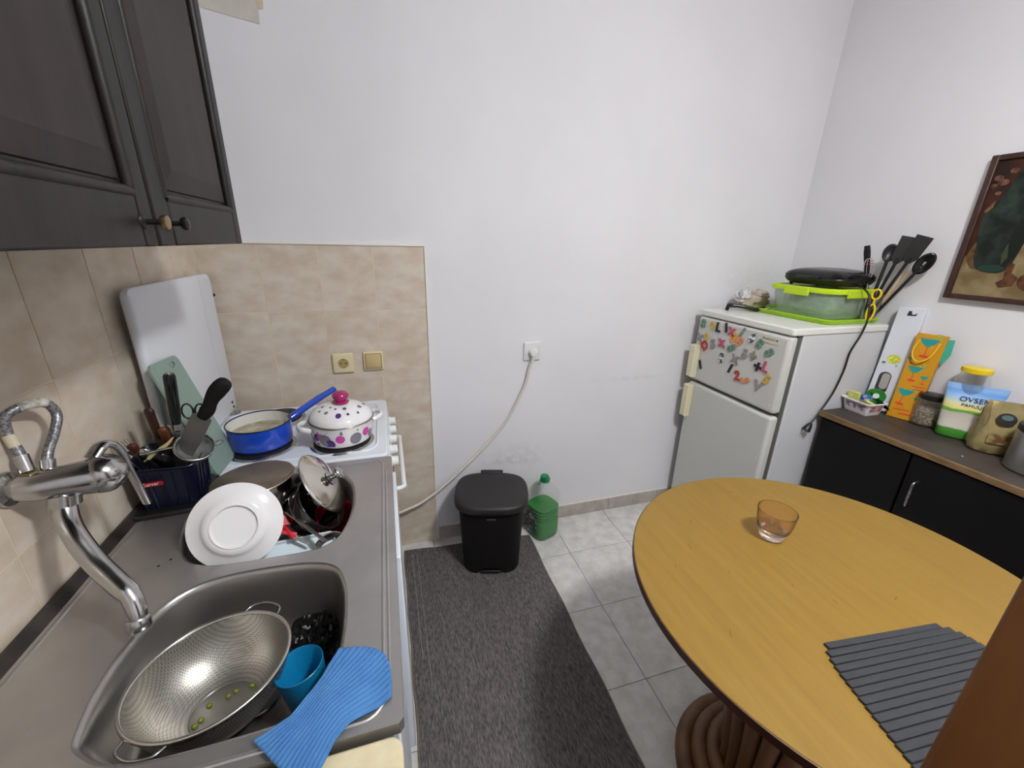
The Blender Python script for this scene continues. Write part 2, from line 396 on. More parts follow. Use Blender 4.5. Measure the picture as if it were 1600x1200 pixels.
# ------------------------------------------------------------ sink unit
SZ = .82
sc = thing('sink_cabinet', 'white base cabinet under the steel sink', 'cabinet', (.3, -.98, 0))
for q in ((.02, .585, -1.36, -1.344, .09, .797), (.02, .585, -.601, -.585, .09, .797), (.02, .585, -1.344, -.601, .09, .106), (.02, .028, -1.344, -.601, .106, .797)):
    Bx(*q).build('side_panel', WHITEP, sc, world=True)
Bx(.02, .54, -1.36, -.585, 0, .09).build('plinth', BLACKM, sc, world=True)
for y0, y1 in ((-.975, -.588), (-1.36, -.979)):
    d = Bx(.587, .6265 if y0 > -1 else .611, max(y0, -1.345), y1, .10, .770).build('door', WHITEN, sc, world=True, bevel=.003)
    Bx(.590, .610, y0 + .10, y1 - .10, .7702, .774).build('grip_edge', WHITEP, d, world=True)
sk = thing('sink', 'brushed steel double bowl sink top with a narrow drip edge', 'sink', (.31, -.975, SZ))
def loop(pts, n=5): return [(p.x, p.y) for p in smooth([(a, b, 0) for a, b in pts], n, True)]
B1 = loop([(.205, -1.287), (.187, -1.252), (.178, -1.185), (.183, -1.11), (.208, -1.036), (.265, -.998), (.365, -.991), (.452, -1.001), (.500, -1.028), (.522, -1.085), (.529, -1.156), (.527, -1.22), (.520, -1.268), (.488, -1.309), (.426, -1.323), (.276, -1.321)])
B2 = loop([(.162, -.867), (.195, -.928), (.254, -.958), (.359, -.964), (.452, -.961), (.495, -.93), (.518, -.857), (.523, -.774), (.508, -.691), (.469, -.640), (.38, -.615), (.26, -.612), (.17, -.630), (.137, -.70), (.142, -.79)])
outer = [(.030, -1.364), (.612, -1.364), (.618, -1.357), (.618, -.582), (.612, -.575), (.030, -.575)]
bm = bmesh.new()
def addloop(L, z):
    vs = [bm.verts.new((x, y, z)) for x, y in L]
    return [bm.edges.new((vs[i], vs[(i + 1) % len(vs)])) for i in range(len(vs))]
ed = addloop(outer, SZ) + addloop(B1, SZ) + addloop(B2, SZ)
bmesh.ops.triangle_fill(bm, use_beauty=True, use_dissolve=False, edges=ed)
me = bpy.data.meshes.new('rim_sheet'); bm.to_mesh(me); bm.free()
mb = MB(); mb.add([tuple(v.co) for v in me.vertices], [tuple(p.vertices) for p in me.polygons])
mb.loft([[(x, y, SZ) for x, y in outer], [(x, y, SZ - .022) for x, y in outer]], None, False, False)
mb.build('rim_sheet', STEEL, sk, world=True)
def bowl(L, depth):
    cx = sum(p[0] for p in L) / len(L); cy = sum(p[1] for p in L) / len(L)
    rings = []
    for ins, dz in ((0, 0), (.003, -.001), (.007, -.005), (.009, -.012), (.017, -.06), (.026, -depth + .03), (.034, -depth + .012), (.05, -depth + .002), (.09, -depth)):
        r = []
        for x, y in L:
            d = math.hypot(x - cx, y - cy); k = (d - ins) / d
            r.append((cx + (x - cx) * k, cy + (y - cy) * k, SZ + dz))
        rings.append(r)
    b = MB().loft(rings, None, False, True).build('bowl', BASIN, sk, world=True, sm=70, fixn=True)
    b.data.flip_normals(); return cx, cy
c1 = bowl(B1, .137); c2 = bowl(B2, .137)
MB().lathe([(.0005, 0), (.012, .001), (.03, .0015), (.038, .003), (.04, .0005)], 28, TR((c1[0], c1[1], SZ - .136))).build('drain', CHROME2, sk, world=True, sm=40)
bead = [Vector((x + .318, y - .970, SZ)) for x, y in rrect(.546, .756, .03, 8)]
MB().tube([(p.x, p.y, p.z - .001) for p in bead], .0042, 8, flat=.7, close=True).build('bead', STEEL, sk, world=True, sm=80)
MB().tube([(.600, -1.3, SZ - .001), (.600, -.66, SZ - .001)], .003, 8).build('bead', STEEL, sk, world=True, sm=80)
MB().prism([(.010, 0), (.034, 0), (.034, .003), (.016, .012), (.010, .012)], -1.40, -.58, Matrix(((1, 0, 0, 0), (0, 0, 1, 0), (0, 1, 0, SZ - .002), (0, 0, 0, 1)))).build('wall_seal', mat('dark_seal', '#231f1d', .45, col2='#3a332e', scale=20), sk, world=True)
# cream board beside the sink, near end
cb = MB().prism([(x + .405, y - 1.582) for x, y in rrect(.42, .42, .018)], .787, .812).build('worktop_board', CREAM2, bevel=.004, origin=(.40, -1.60, .785))
tag(cb, 'cream board with a rounded corner at the near end of the sink', 'board')
cb2 = thing('drawer_unit', 'dark base unit under the cream board', 'cabinet', (.3, -1.7, 0))
Bx(.02, .590, -2.0, -1.385, .08, .783).build('body', BLKCAB, cb2, world=True)
Bx(.02, .54, -2.0, -1.385, 0, .08).build('plinth', BLACKM, cb2, world=True)
for z0, z1 in ((.09, .42), (.43, .77)): Bx(.590, .606, -1.995, -1.39, z0, z1).build('drawer', BLKCAB, cb2, world=True, bevel=.003)

# ------------------------------------------------------------ tap
tp = thing('mixer_tap', 'chrome wall-mounted mixer tap with a long lever and curved spout', 'tap', (.0, -.975, 1.055))
MB().lathe([(.030, .008), (.028, .014), (.018, .018), (.016, .05), (.0005, .05)], 24, TR((0, -.975, 1.056)) @ RY(PI / 2)).build('wall_flange', CHROME2, tp, world=True, sm=40)
MB().tube(smooth([(.02, -.978, 1.056), (.05, -.966, 1.052), (.085, -.952, 1.05), (.118, -.940, 1.047)], 4), [.019, .021, .023, .025, .026, .027, .028, .029, .030, .031, .032, .032, .031], 18).build('body', CHROME, tp, world=True, sm=60)
MB().lathe([(.0005, -.033), (.018, -.030), (.030, -.018), (.034, 0), (.033, .014), (.023, .029), (.0005, .034)], 24, TR((.118, -.938, 1.047)) @ RY(.6)).build('cartridge', CHROME, tp, world=True, sm=70)
lev = smooth([(.108, -.935, 1.080), (.116, -.912, 1.094), (.126, -.896, 1.076), (.131, -.886, 1.005), (.134, -.876, .940)], 5)
MB().tube(lev, [.014] * 5 + [.012] * 5 + [.010] * (len(lev) - 10), 12, flat=.6).build('lever', CHROME, tp, world=True, sm=60)
sp = smooth([(.072, -.966, 1.045), (.071, -.970, 1.018), (.080, -.990, .990), (.100, -1.014, .966), (.130, -1.040, .932), (.165, -1.068, .908), (.190, -1.088, .890), (.199, -1.100, .868), (.200, -1.106, .850)], 5)
MB().tube(sp, [.0165 if i < 30 else .0145 for i in range(len(sp))], 16).build('spout', CHROME, tp, world=True, sm=60)
MB().tube([(.072, -.966, 1.03), (.071, -.970, 1.012)], .022, 18).build('collar', CHROME2, tp, world=True, sm=50)
MB().lathe([(.0155, 0), (.0172, .002), (.0172, .018), (.015, .021), (.0005, .021)], 18, frame((.2005, -1.109, .838), (-.05, .25, 1))).build('aerator', CHROME2, tp, world=True, sm=50)
hose = smooth([(.034, -.962, 1.075), (.024, -.950, 1.11), (.014, -.943, 1.145), (.016, -.936, 1.172), (.030, -.916, 1.181), (.042, -.890, 1.175), (.048, -.884, 1.150), (.050, -.905, 1.125), (.052, -.938, 1.098), (.054, -.952, 1.070)], 7)
BRAID = mat('braided_hose', (.33, .33, .33), .4, .7, col2=(.16, .16, .17), scale=260, lo=.47, hi=.53)
hs = thing('braided_hose', 'grey braided hose looped above the chrome tap', 'hose', (.034, -.962, 1.066))
MB().tube(hose, .0075, 10).build('braid', BRAID, hs, world=True, sm=60)
MB().tube([hose[1], hose[6]], .010, 12).build('ferrule', CHROME2, hs, world=True, sm=50)
MB().tube([hose[-1], hose[-6]], .010, 12).build('ferrule', CHROME2, hs, world=True, sm=50)
MB().tube(hose[26:36], .0083, 10).build('label_wrap', mat('hose_label', '#d8d4c8', .6, col2='#8d8a82', scale=90), hs, world=True, sm=60)
MB().tube(hose[9:14], .0084, 10).build('tape_wrap', mat('hose_tape', '#c9bfa4', .6), hs, world=True, sm=60)
for c in ((.036, -.963, 1.072), (.054, -.953, 1.066)): MB().lathe([(.012, -.008), (.012, .008), (.0005, .009)], 6, TR(c)).build('nut', BRASS, hs, world=True)

# ------------------------------------------------------------ stove
st = thing('electric_stove', 'white electric stove with four hotplates and a raised lid', 'stove', (.3, -.33, 0))
Y0, Y1 = -.572, -.082
Bx(.03, .598, Y0, Y1, .04, .80).build('body', WHITEN, st, world=True, bevel=.004)
MB().prism([(x + .315, y + (Y0 + Y1) / 2) for x, y in rrect(.585, Y1 - Y0, .02)], .798, .826).build('cooktop', WHITEN, st, world=True, bevel=.006, seg=3)
rim = [(p[0] + .315, p[1] + (Y0 + Y1) / 2, .8265) for p in rrect(.52, Y1 - Y0 - .07, .05)]
MB().tube(rim, .004, 8, close=True).build('rim', WHITEN, st, world=True, sm=70)
PLATE = mat('cast_iron', '#1a1817', .5, bump=.1)
for (x, y, r) in ((.222, -.425, .092), (.465, -.445, .092), (.225, -.195, .080), (.465, -.195, .075)):
    h = MB().lathe([(r - .004, .822), (r - .004, .836), (r - .012, .838), (.02, .838), (.018, .836), (.0005, .836)], 40, TR((x, y, 0))).build('hotplate', PLATE, st, world=True, sm=40)
    MB().shell([(r + .008, .8265), (r + .004, .830), (r - .003, .831), (r - .004, .826)], 40, TR((x, y, 0))).build('ring', CHROME2, h, world=True, sm=60)
Bx(.598, .612, Y0, Y1, .70, .798).build('control_panel', WHITEN, st, world=True, bevel=.003)
for k in range(5):
    y = -.14 - k * .085
    kb = MB().lathe([(.020, .0), (.020, .004), (.017, .006), (.016, .026), (.0005, .027)], 20, TR((.612, y, .748)) @ RY(PI / 2)).build('knob', WHITEP, st, world=True, sm=40)
    Bx(.6385, .6395, y - .0015, y + .0015, .75, .762).build('pointer', BLACKP, kb, world=True)
od = Bx(.598, .614, Y0 + .004, Y1 - .004, .22, .692).build('oven_door', WHITEN, st, world=True, bevel=.004)
Bx(.6145, .616, Y0 + .07, Y1 - .07, .30, .58).build('glass', BLACKG, od, world=True)
MB().tube(smooth([(.612, -.10, .655), (.648, -.105, .655), (.650, -.13, .655), (.650, -.45, .655), (.648, -.50, .655), (.612, -.51, .655)], 3), .008, 10).build('handle', WHITEP, od, world=True, sm=60)
Bx(.598, .612, Y0 + .004, Y1 - .004, .06, .21).build('drawer', WHITEN, st, world=True, bevel=.004)
lidr = []
for ins, xx in ((.012, .022), (.004, .026), (0, .032), (0, .044), (.004, .048), (.012, .050)):
    lidr.append([(xx, y + -.302, z + 1.083) for y, z in rrect(.515 - 2 * ins, .51 - 2 * ins, .022)])
li = MB().loft(lidr).build('lid', WHITEN, st, world=True, sm=50)
Bx(.050, .0505, -.155, -.15, .86, 1.33).build('fold_line', mat('lid_line', '#c6cad2', .4), li, world=True)
for y, z in ((-.092, .868), (-.086, .848)): MB().lathe([(.005, 0), (.005, .002), (.0005, .003)], 10, TR((.050, y, z)) @ RY(PI / 2)).build('screw', BLACKP, li, world=True)
for y in (-.50, -.11): Bx(.030, .075, y - .016, y + .016, .824, .834).build('hinge', CHROME2, st, world=True, bevel=.002)
MB().lathe([(.006, 0), (.006, .006), (.0005, .008)], 10, TR((.046, -.045, 1.262)) @ RX(-PI / 2)).build('buffer', BLACKP, li, world=True)

# ------------------------------------------------------------ pots on the stove
bp = thing('blue_saucepan', 'blue enamel saucepan with water and a long handle on the stove', 'saucepan', (.224, -.418, .8385))
MB().lathe([(.078, 0), (.086, .004), (.089, .012), (.090, .066), (.0915, .070)], 44).build('cap_check', BLUEE, bp, sm=40)
bpy.data.objects.remove(bpy.data.objects['cap_check'])
MB().shell([(.0005, 0), (.078, 0), (.086, .004), (.089, .012), (.090, .072), (.0895, .074)], 44).build('body', BLUEE, bp, sm=40)
MB().shell([(.0895, .074), (.0875, .072), (.0865, .014), (.082, .006), (.0005, .004)], 44).build('lining', mat('grey_enamel', '#d9d8d2', .2), bp, sm=40)
MB().tube([(p[0], p[1], .0745) for p in circ(.0898, 44)], .0022, 8, close=True).build('rim', mat('rim_blue', '#141b33', .3), bp, sm=60)
MB().lathe([(.0864, .040), (.0005, .0401)], 40).build('water', mat('cloudy_water', '#b4ab93', .06, col2='#8e8366', scale=25), bp, sm=30)
MB().tube(smooth([(.080, .034, .062), (.11, .06, .074), (.16, .125, .090), (.205, .185, .100)], 4), [.014] * 5 + [.014] * 4 + [.013] * 4, 10, flat=.8).build('handle', BLUEE, bp, sm=60)
wp = thing('dotted_pot', 'white enamel cooking pot with pink and grey dots on the stove', 'pot', (.468, -.440, .8385))
R0 = .098
MB().shell([(.0005, 0), (.080, 0), (.088, .004), (.093, .016), (R0, .066), (R0 + .002, .072)], 48).build('body', PORC, wp, sm=40)
MB().shell([(R0 + .002, .072), (R0 - .003, .070), (.090, .016), (.08, .006), (.0005, .005)], 48).build('lining', PORC, wp, sm=40)
MB().tube([(p[0], p[1], .0725) for p in circ(R0 + .001, 48)], .0022, 8, close=True).build('rim', mat('steel_rim', (.4, .38, .36), .25, 1), wp, sm=60)
for s in (-1, 1):
    MB().tube(smooth([(s * .094, -.034, .056), (s * .118, -.026, .062), (s * .128, 0, .064), (s * .118, .026, .062), (s * .094, .034, .056)], 4), .006, 8, flat=1.5, M=RZ(.25)).build('handle', PORC, wp, sm=60)
DC = {'p': mat('dot_pink', '#c3489b', .3), 'g': mat('dot_grey', '#77747c', .3), 'v': mat('dot_violet', '#4c2a75', .3), 'k': mat('dot_dark', '#4b4557', .3)}
def side_r(z): return .0965 - .0045 * (1 - z / .07) if z > .016 else .093
def side_dot(az, z, r, c, ell=1.0):
    V = []
    n = 18
    for k in range(n):
        a = 2 * PI * k / n; zz = max(.012, z + r * math.sin(a)); rr = side_r(zz) + .0012
        t = az + r * ell * math.cos(a) / rr; V.append((rr * math.cos(t), rr * math.sin(t), zz))
    rr = side_r(z) + .0016; V.append((rr * math.cos(az), rr * math.sin(az), z))
    MB().add(V, [(k, (k + 1) % n, n) for k in range(n)]).build('dot', DC[c], wp, fixn=False)
for az, z, r, c in ((-2.05, .034, .017, 'g'), (-2.28, .048, .011, 'p'), (-2.38, .038, .010, 'v'), (-1.88, .020, .013, 'v'), (-1.55, .036, .0115, 'p'), (-1.50, .060, .008, 'g'), (-1.05, .030, .016, 'g'), (-2.35, .014, .006, 'p'), (-2.55, .024, .009, 'g'), (-1.95, .060, .003, 'k'), (-2.5, .055, .003, 'k'), (-.98, .058, .003, 'k'), (-.65, .04, .012, 'p'), (-.4, .025, .012, 'g'), (-3.0, .04, .014, 'v')):
    side_dot(az, z, r * 1.2, c)
lM = TR((.470, -.437, .9115)) @ RX(.03) @ RY(.05)
LML = RM[wp.name].inverted() @ lM
def lid_z(r): return .050 * math.sqrt(max(0, 1 - (r / .097) ** 2)) + .0005
MB().lathe([(.0975, -.001), (.097, .003)] + [(r, lid_z(r)) for r in (.094, .088, .078, .064, .048, .03, .015, .0005)], 48, LML).build('lid', PORC, wp, sm=50)
pl = bpy.data.objects['lid.001'] if 'lid.001' in bpy.data.objects else bpy.data.objects['lid']
MB().tube([(p[0], p[1], .001) for p in circ(.0975, 48)], .002, 8, LML, close=True).build('rim', MATS['steel_rim'], pl, sm=60)
MB().lathe([(.012, .047), (.024, .050), (.026, .054), (.018, .058), (.018, .062), (.024, .068), (.0255, .077), (.019, .085), (.0005, .088)], 24, LML).build('knob', mat('magenta_knob', '#9c1c5c', .25, coat=.3), pl, sm=60)
for az, r, s, c in ((-1.6, .072, .0085, 'v'), (-2.2, .066, .006, 'g'), (-1.2, .070, .0045, 'k'), (-.75, .074, .004, 'k'), (-2.6, .07, .004, 'k'), (-2.9, .055, .005, 'g'), (-.3, .06, .007, 'g'), (.2, .07, .005, 'k'), (-1.25, .045, .006, 'k'), (-1.85, .045, .004, 'k'), (.8, .055, .005, 'g'), (1.5, .06, .006, 'k'), (2.4, .07, .005, 'g'), (-2.3, .042, .004, 'g')):
    V = []
    cx, cy = r * math.cos(az), r * math.sin(az)
    for k in range(14):
        a = 2 * PI * k / 14; x, y = cx + s * math.cos(a), cy + s * math.sin(a); V.append((x, y, lid_z(math.hypot(x, y)) + .0014))
    V.append((cx, cy, lid_z(r) + .0018))
    MB().add(V, [(k, (k + 1) % 14, 14) for k in range(14)], LML).build('dot', DC[c], pl, fixn=False)

# ------------------------------------------------------------ mint chopping board leaning on the stove lid
A, B_, C_ = Vector((.062, -.60, 1.155)), Vector((.062, -.46, 1.148)), Vector((.160, -.478, .832))
ex = (B_ - A).normalized(); ey = (C_ - B_); ey = (ey - ex * ey.dot(ex)); hh = ey.length; ey.normalize(); ez = ex.cross(ey)
ww = .15
MM = Matrix(((ex.x, ey.x, ez.x, A.x), (ex.y, ey.y, ez.y, A.y), (ex.z, ey.z, ez.z, A.z), (0, 0, 0, 1)))
bm = bmesh.new()
ed = []
for L in ([(x + ww / 2, y + hh / 2) for x, y in rrect(ww, hh, .018)], [(.088, .016), (.118, .012), (.122, .022), (.100, .030)]):
    vs = [bm.verts.new((x, y, 0)) for x, y in L]; ed += [bm.edges.new((vs[i], vs[(i + 1) % len(vs)])) for i in range(len(vs))]
bmesh.ops.triangle_fill(bm, use_beauty=True, edges=ed)
me = bpy.data.meshes.new('chopping_board'); bm.to_mesh(me); bm.free(); 
o = link('chopping_board', me, MINT, None, thick=.006); o.matrix_world = MM
tag(o, 'mint green plastic chopping board leaning on the white stove lid', 'chopping board')

# ------------------------------------------------------------ cutlery basket
bM = TR((.088, -.665, SZ)) @ RZ(.12)
bk = thing('cutlery_basket', 'navy plastic cutlery basket on the sink beside the stove', 'basket', M=bM)
def bring(w, d, z, wob=0): return [(x, y, z + wob * math.cos(3 * math.atan2(y, x))) for x, y in rrect(w, d, .022, 6)]
MB().loft([bring(.112, .115, .006), bring(.116, .12, .02), bring(.135, .14, .118, .004), bring(.145, .15, .126, .004), bring(.147, .152, .124, .004), bring(.140, .146, .121, .004), bring(.130, .134, .112, .004), bring(.110, .113, .012)], None, True, True).build('body', NAVY, bk, sm=50)
MB().prism(rrect(.15, .17, .02), 0, .012).build('drip_tray', BLACKP, bk, bevel=.004)
for k in range(5):
    xx = -.05 + k * .024
    MB().tube([(xx * .9, -.061, .015), (xx, -.0695, .108)], .0022, 6).build('rib', NAVY, bk, sm=60)
    MB().tube([(.0595, xx * .9, .015), (.067, xx, .108)], .0022, 6).build('rib', NAVY, bk, sm=60)
lb = MB().prism(rrect(.050, .011, .003), 0, .0012, TR((-.022, -.0735, .088)) @ RX(PI / 2)).build('label', mat('label_red', '#a31022', .4), bk)
text('Curver', .0115, WHITEP, bk, bM @ TR((-.022, -.0748, .088)) @ RX(PI / 2), ext=.0002)
# cutlery standing in the basket: local frame of the basket
def stick_thing(name, label, cat, p0, p1, group=None):
    d = (Vector(p1) - Vector(p0)); return thing(name, label, cat, M=frame(p0, d, (0, 1, 0)), group=group), d.length
# honing steel / black round handle
t, L = stick_thing('black_handled_masher', 'tool with a glossy round black handle and steel cap upright in the basket', 'utensil', (.108, -.665, .85), (.139, -.675, 1.162))
MB().tube([(0, 0, .0), (0, 0, L - .13)], .0035, 8).build('shaft', CHROME, t, sm=50)
MB().lathe([(.006, L - .155), (.0095, L - .14), (.010, L - .128), (.0115, L - .11), (.0125, L - .05), (.0125, L - .012), (.010, L - .006), (.0005, L - .005)], 18).build('handle', BLACKG, t, sm=50)
MB().lathe([(.005, L - .006), (.004, L), (.0005, L + .001)], 12).build('end_cap', CHROME, t, sm=50)
MB().lathe([(.0105, L - .150), (.0105, L - .134), (.0005, L - .134)], 16).build('bolster', CHROME, t, sm=50)
# chef knife
t, L = stick_thing('chef_knife', 'large kitchen knife with curved black handle sticking out of the basket', 'knife', (.082, -.680, .872), (.245, -.680, 1.143))
MB().loft([[(-.002, -.021 * w, z), (.002, -.021 * w, z), (.0006, .021 * w, z), (-.0006, .021 * w, z)] for z, w in ((0, .3), (.06, .8), (.14, 1.05), (.198, 1.05), (.204, .8))]).build('blade', mat('blade_steel', (.22, .215, .21), .38, .9), t, sm=40)
MB().tube(smooth([(0, 0, .198), (0, -.004, .225), (0, -.002, .255), (0, -.006, .285), (0, -.014, .312)], 4), [.009, .010, .011, .012, .012, .0115, .011, .0115, .012, .013, .014, .0145, .0145, .0145, .0135, .012, .008], 12, flat=1.35).build('handle', BLACKM, t, sm=60)
# small sieve
sv = thing('small_sieve', 'small round wire sieve hanging over the edge of the navy basket', 'sieve', M=frame((.160, -.692, .972), (.38, -.42, .80), (1, .2, 0)))
MB().tube([(p[0], p[1], 0) for p in circ(.040, 36)], .0032, 8, close=True).build('rim', CHROME2, sv, sm=60)
mesh_mat = mat('wire_mesh', (.36, .36, .35), .35, .9, bump=1.0, bscale=900, alpha=.8)
MB().shell([(.039, 0), (.037, -.014), (.030, -.026), (.016, -.034), (.0005, -.037)], 30).build('mesh_bowl', mesh_mat, sv, sm=60)
MB().tube(smooth([(.040, 0, 0), (.052, .003, .002), (.058, .010, .003), (.052, .016, .003), (.042, .012, .001)], 4), .0013, 6).build('hook', CHROME2, sv, sm=60)
MB().tube([(-.040, 0, 0), (-.10, -.01, -.012)], .003, 8).build('handle', CHROME2, sv, sm=60)
WOODH = mat('brown_handle', (.045, .012, .006), .4, col2=(.028, .008, .004), scale=40)
def knife(p0, p1, label, hl, group, m=WOODH, w=.009):
    t, L = stick_thing('table_knife', label, 'knife', p0, p1, group)
    MB().loft([[(-.0012, -w * .8, z), (.0012, -w * .8, z), (.0004, w * .8, z), (-.0004, w * .8, z)] for z in (0, L - hl)]).build('blade', MATS['blade_steel'], t)
    MB().tube(smooth([(0, 0, L - hl), (0, 0, L - hl * .6), (0, 0, L - hl * .2), (0, 0, L)], 3), [w * .8, w, w * 1.05, w * 1.1, w * 1.1, w * 1.1, w * 1.15, w * 1.2, w * 1.0, w * .6], 10, flat=.7).build('handle', m, t, sm=60)
knife((.085, -.655, .86), (.087, -.690, 1.08), 'knife with the taller dark brown wooden handle in the basket', .085, 'wood-handled knives')
knife((.100, -.645, .86), (.103, -.690, 1.028), 'knife with the shorter orange-brown handle in the basket', .075, 'wood-handled knives', mat('orange_brown_handle', (.095, .024, .008), .3))
knife((.050, -.655, .86), (.040, -.700, .998), 'knife with a small reddish handle by the forks in the basket', .06, 'wood-handled knives', mat('reddish_handle', (.07, .015, .009), .35))
knife((.098, -.625, .86), (.104, -.630, 1.07), 'thin knife with a pale grey handle behind the brown ones', .07, None, mat('grey_handle', '#a4a6ab', .4), .007)
def fork(p0, p1, label, n=4):
    t, L = stick_thing('fork', label, 'fork', p0, p1, 'forks in the basket')
    MB().tube([(0, 0, 0), (0, 0, L - .045)], .0032, 8, flat=.5).build('handle', CHROME2, t, sm=60)
    MB().loft([[(-.001, -.010 * w, z), (.001, -.010 * w, z), (.001, .010 * w, z), (-.001, .010 * w, z)] for z, w in ((L - .05, .3), (L - .042, .9), (L - .032, 1.1))]).build('neck', CHROME2, t)
    for k in range(n):
        y = -.0095 + .019 * k / (n - 1)
        MB().tube([(0, y, L - .033), (.002, y, L - .015), (0, y * 1.05, L)], [.0014, .0012, .0006], 6).build('tine', CHROME2, t, sm=60)
fork((.060, -.690, .88), (.012, -.715, 1.002), 'steel fork tilted out of the left side of the basket')
fork((.065, -.680, .88), (.028, -.705, 1.012), 'dark steel fork behind the tilted one in the basket')
def spoon(p0, p1, label, m=CHROME, r=.018):
    t, L = stick_thing('spoon', label, 'spoon', p0, p1, 'spoons in the basket')
    MB().tube([(0, 0, 0), (0, 0, L - r * 1.6)], .003, 8, flat=.5).build('handle', m, t, sm=60)
    def f(u, v):
        a = 2 * PI * u; q = v
        return (-.007 * (1 - q * q), r * .72 * q * math.cos(a), L - r + r * 1.15 * q * math.sin(a))
    MB().grid(f, 24, 6).build('bowl', m, t, sm=70, thick=.0012)
spoon((.070, -.670, .88), (.028, -.735, .960), 'shiny steel spoon leaning low over the front left rim of the basket')
spoon((.090, -.670, .88), (.062, -.708, .985), 'steel spoon leaning at the middle of the basket')
spoon((.100, -.640, .88), (.082, -.640, 1.015), 'dull steel serving spoon at the back of the basket', CHROME2, .030)
spoon((.115, -.690, .88), (.100, -.725, .975), 'black plastic spoon at the front of the basket', BLACKG, .024)
pw = thing('potato_peeler', 'pale yellow plastic peeler lying across the basket', 'peeler', M=frame((.104, -.708, .985), (.75, .1, .55), (0, 0, 1)))
MB().tube(smooth([(0, 0, -.040), (.002, 0, -.015), (0, 0, .01), (.004, 0, .032)], 4), [.006, .007, .007, .006, .005, .005, .006, .006, .006, .005, .004, .003, .002], 10, flat=.7).build('handle', mat('pale_yellow', '#bdb688', .4), pw, sm=60)
MB().tube([(0, 0, -.05), (0, 0, -.036)], .003, 8).build('blade', CHROME2, pw)
sz = thing('scissors', 'scissors with thin black loop handles behind the knife', 'scissors', M=frame((.140, -.640, .86), (.10, -.05, 1), (1, 0, 0)))
for s in (-1, 1):
    MB().tube([(s * .014 + q[0], 0, .19 + q[1]) for q in [(.012 * math.cos(a * .35), .020 * math.sin(a * .35)) for a in range(18)]], .0022, 6, close=True).build('loop_handle', BLACKP, sz, sm=60)
    MB().loft([[(s * .002 - .004, s * .001 - .0006, z), (s * .002 + .004, s * .001 - .0006, z), (s * .002 + .004, s * .001 + .0006, z), (s * .002 - .004, s * .001 + .0006, z)] for z in (.0, .172)]).build('blade', MATS['blade_steel'], sz)

# ------------------------------------------------------------ things in the far bowl
PM = frame((.289, -.906, .872), (.123, -.886, .447), (1, 0, 0)) @ Matrix.Scale(.94, 4)
pp = thing('dinner_plate', 'white plate standing upside down against the pots in the sink', 'plate', M=PM)
MB().lathe([(.0005, -.004), (.056, -.004), (.066, -.010), (.072, -.014), (.094, -.017), (.0965, -.0165), (.097, -.0145), (.094, -.0135), (.073, -.009), (.066, -.003), (.060, .004), (.050, .0055), (.046, .0055), (.044, .0015), (.0005, .001)], 64).build('plate_body', PORC, pp, sm=50)
MB().tube([(p[0], p[1], .0058) for p in circ(.048, 56)], .0018, 8, close=True).build('foot_ring', PORC, pp, sm=60)
DM = frame((.284, -.735, .897), (-.05, .09, .99))
dp = thing('steel_saucepan', 'upturned steel saucepan with burnt brown base in the sink', 'saucepan', M=DM)
MB().lathe([(.0005, 0), (.086, 0), (.0905, -.002)], 48).build('base_check', BURNT, dp); bpy.data.objects.remove(bpy.data.objects['base_check'])
MB().shell([(.0005, 0), (.086, 0), (.091, -.003), (.0925, -.012)], 52).build('base', BURNT, dp, sm=40)
MB().tube([(p[0], p[1], -.011) for p in circ(.0925, 52)], .0026, 8, close=True).build('base_rim', mat('pale_steel', (.60, .52, .40), .2, 1), dp, sm=60)
MB().shell([(.0915, -.013), (.0915, -.108), (.094, -.110), (.0905, -.110), (.0895, -.016), (.0005, -.014)], 52).build('wall', mat('dark_pot_steel', (.20, .19, .17), .16, 1), dp, sm=40)
LM = frame((.440, -.735, .848), (.85, -.02, .53), (0, 1, 0))
ld = thing('pan_cover', 'shiny steel pot lid with a round knob leaning in the sink', 'pot lid', M=LM)
MB().lathe([(.086, -.002), (.0875, .002), (.084, .006), (.080, .007)] + [(r, .007 + .018 * (1 - (r / .08) ** 2)) for r in (.070, .055, .04, .025, .012, .0005)], 52).build('dome', POTSTEEL, ld, sm=50)
MB().lathe([(.012, .022), (.020, .026), (.014, .029), (.007, .031), (.007, .044), (.015, .046), (.0185, .050), (.0185, .055), (.015, .058), (.0005, .058)], 28).build('knob', CHROME2, ld, sm=50)
MB().tube([(p[0], p[1], .001) for p in circ(.0865, 52)], .0024, 8, close=True).build('rim', CHROME, ld, sm=60)
bb_ = thing('dark_glass_bowl', 'dark smoky glass bowl tipped beneath the steel lid', 'bowl', M=frame((.412, -.760, .792), (.75, -.15, .55)))
MB().shell([(.074, .034), (.072, .0), (.062, -.030), (.035, -.048), (.0005, -.05)], 40).build('glass', mat('smoky_glass', (.012, .009, .009), .06, coat=.4), bb_, sm=60, thick=.003)
MB().tube([(p[0], p[1], .0) for p in circ(.0735, 40)], .0016, 6, close=True).build('ridge', CHROME2, bb_, sm=60)
wbx = thing('pale_tray', 'pale blue-white plastic tray slanting inside the far sink bowl', 'tray', M=frame((.385, -.898, .750), (.12, -.42, .9), (1, .12, 0)))
MB().prism(rrect(.18, .095, .012), -.003, .003).build('base', mat('pale_blue_white', '#d3e2e8', .35), wbx)
MB().loft([[(x, y, .003) for x, y in rrect(.18, .095, .012)], [(x, y, .010) for x, y in rrect(.186, .101, .014)], [(x, y, .010) for x, y in rrect(.180, .095, .012)], [(x, y, .003) for x, y in rrect(.174, .089, .011)]], None, False, False).build('edge', MATS['pale_blue_white'], wbx, sm=40)
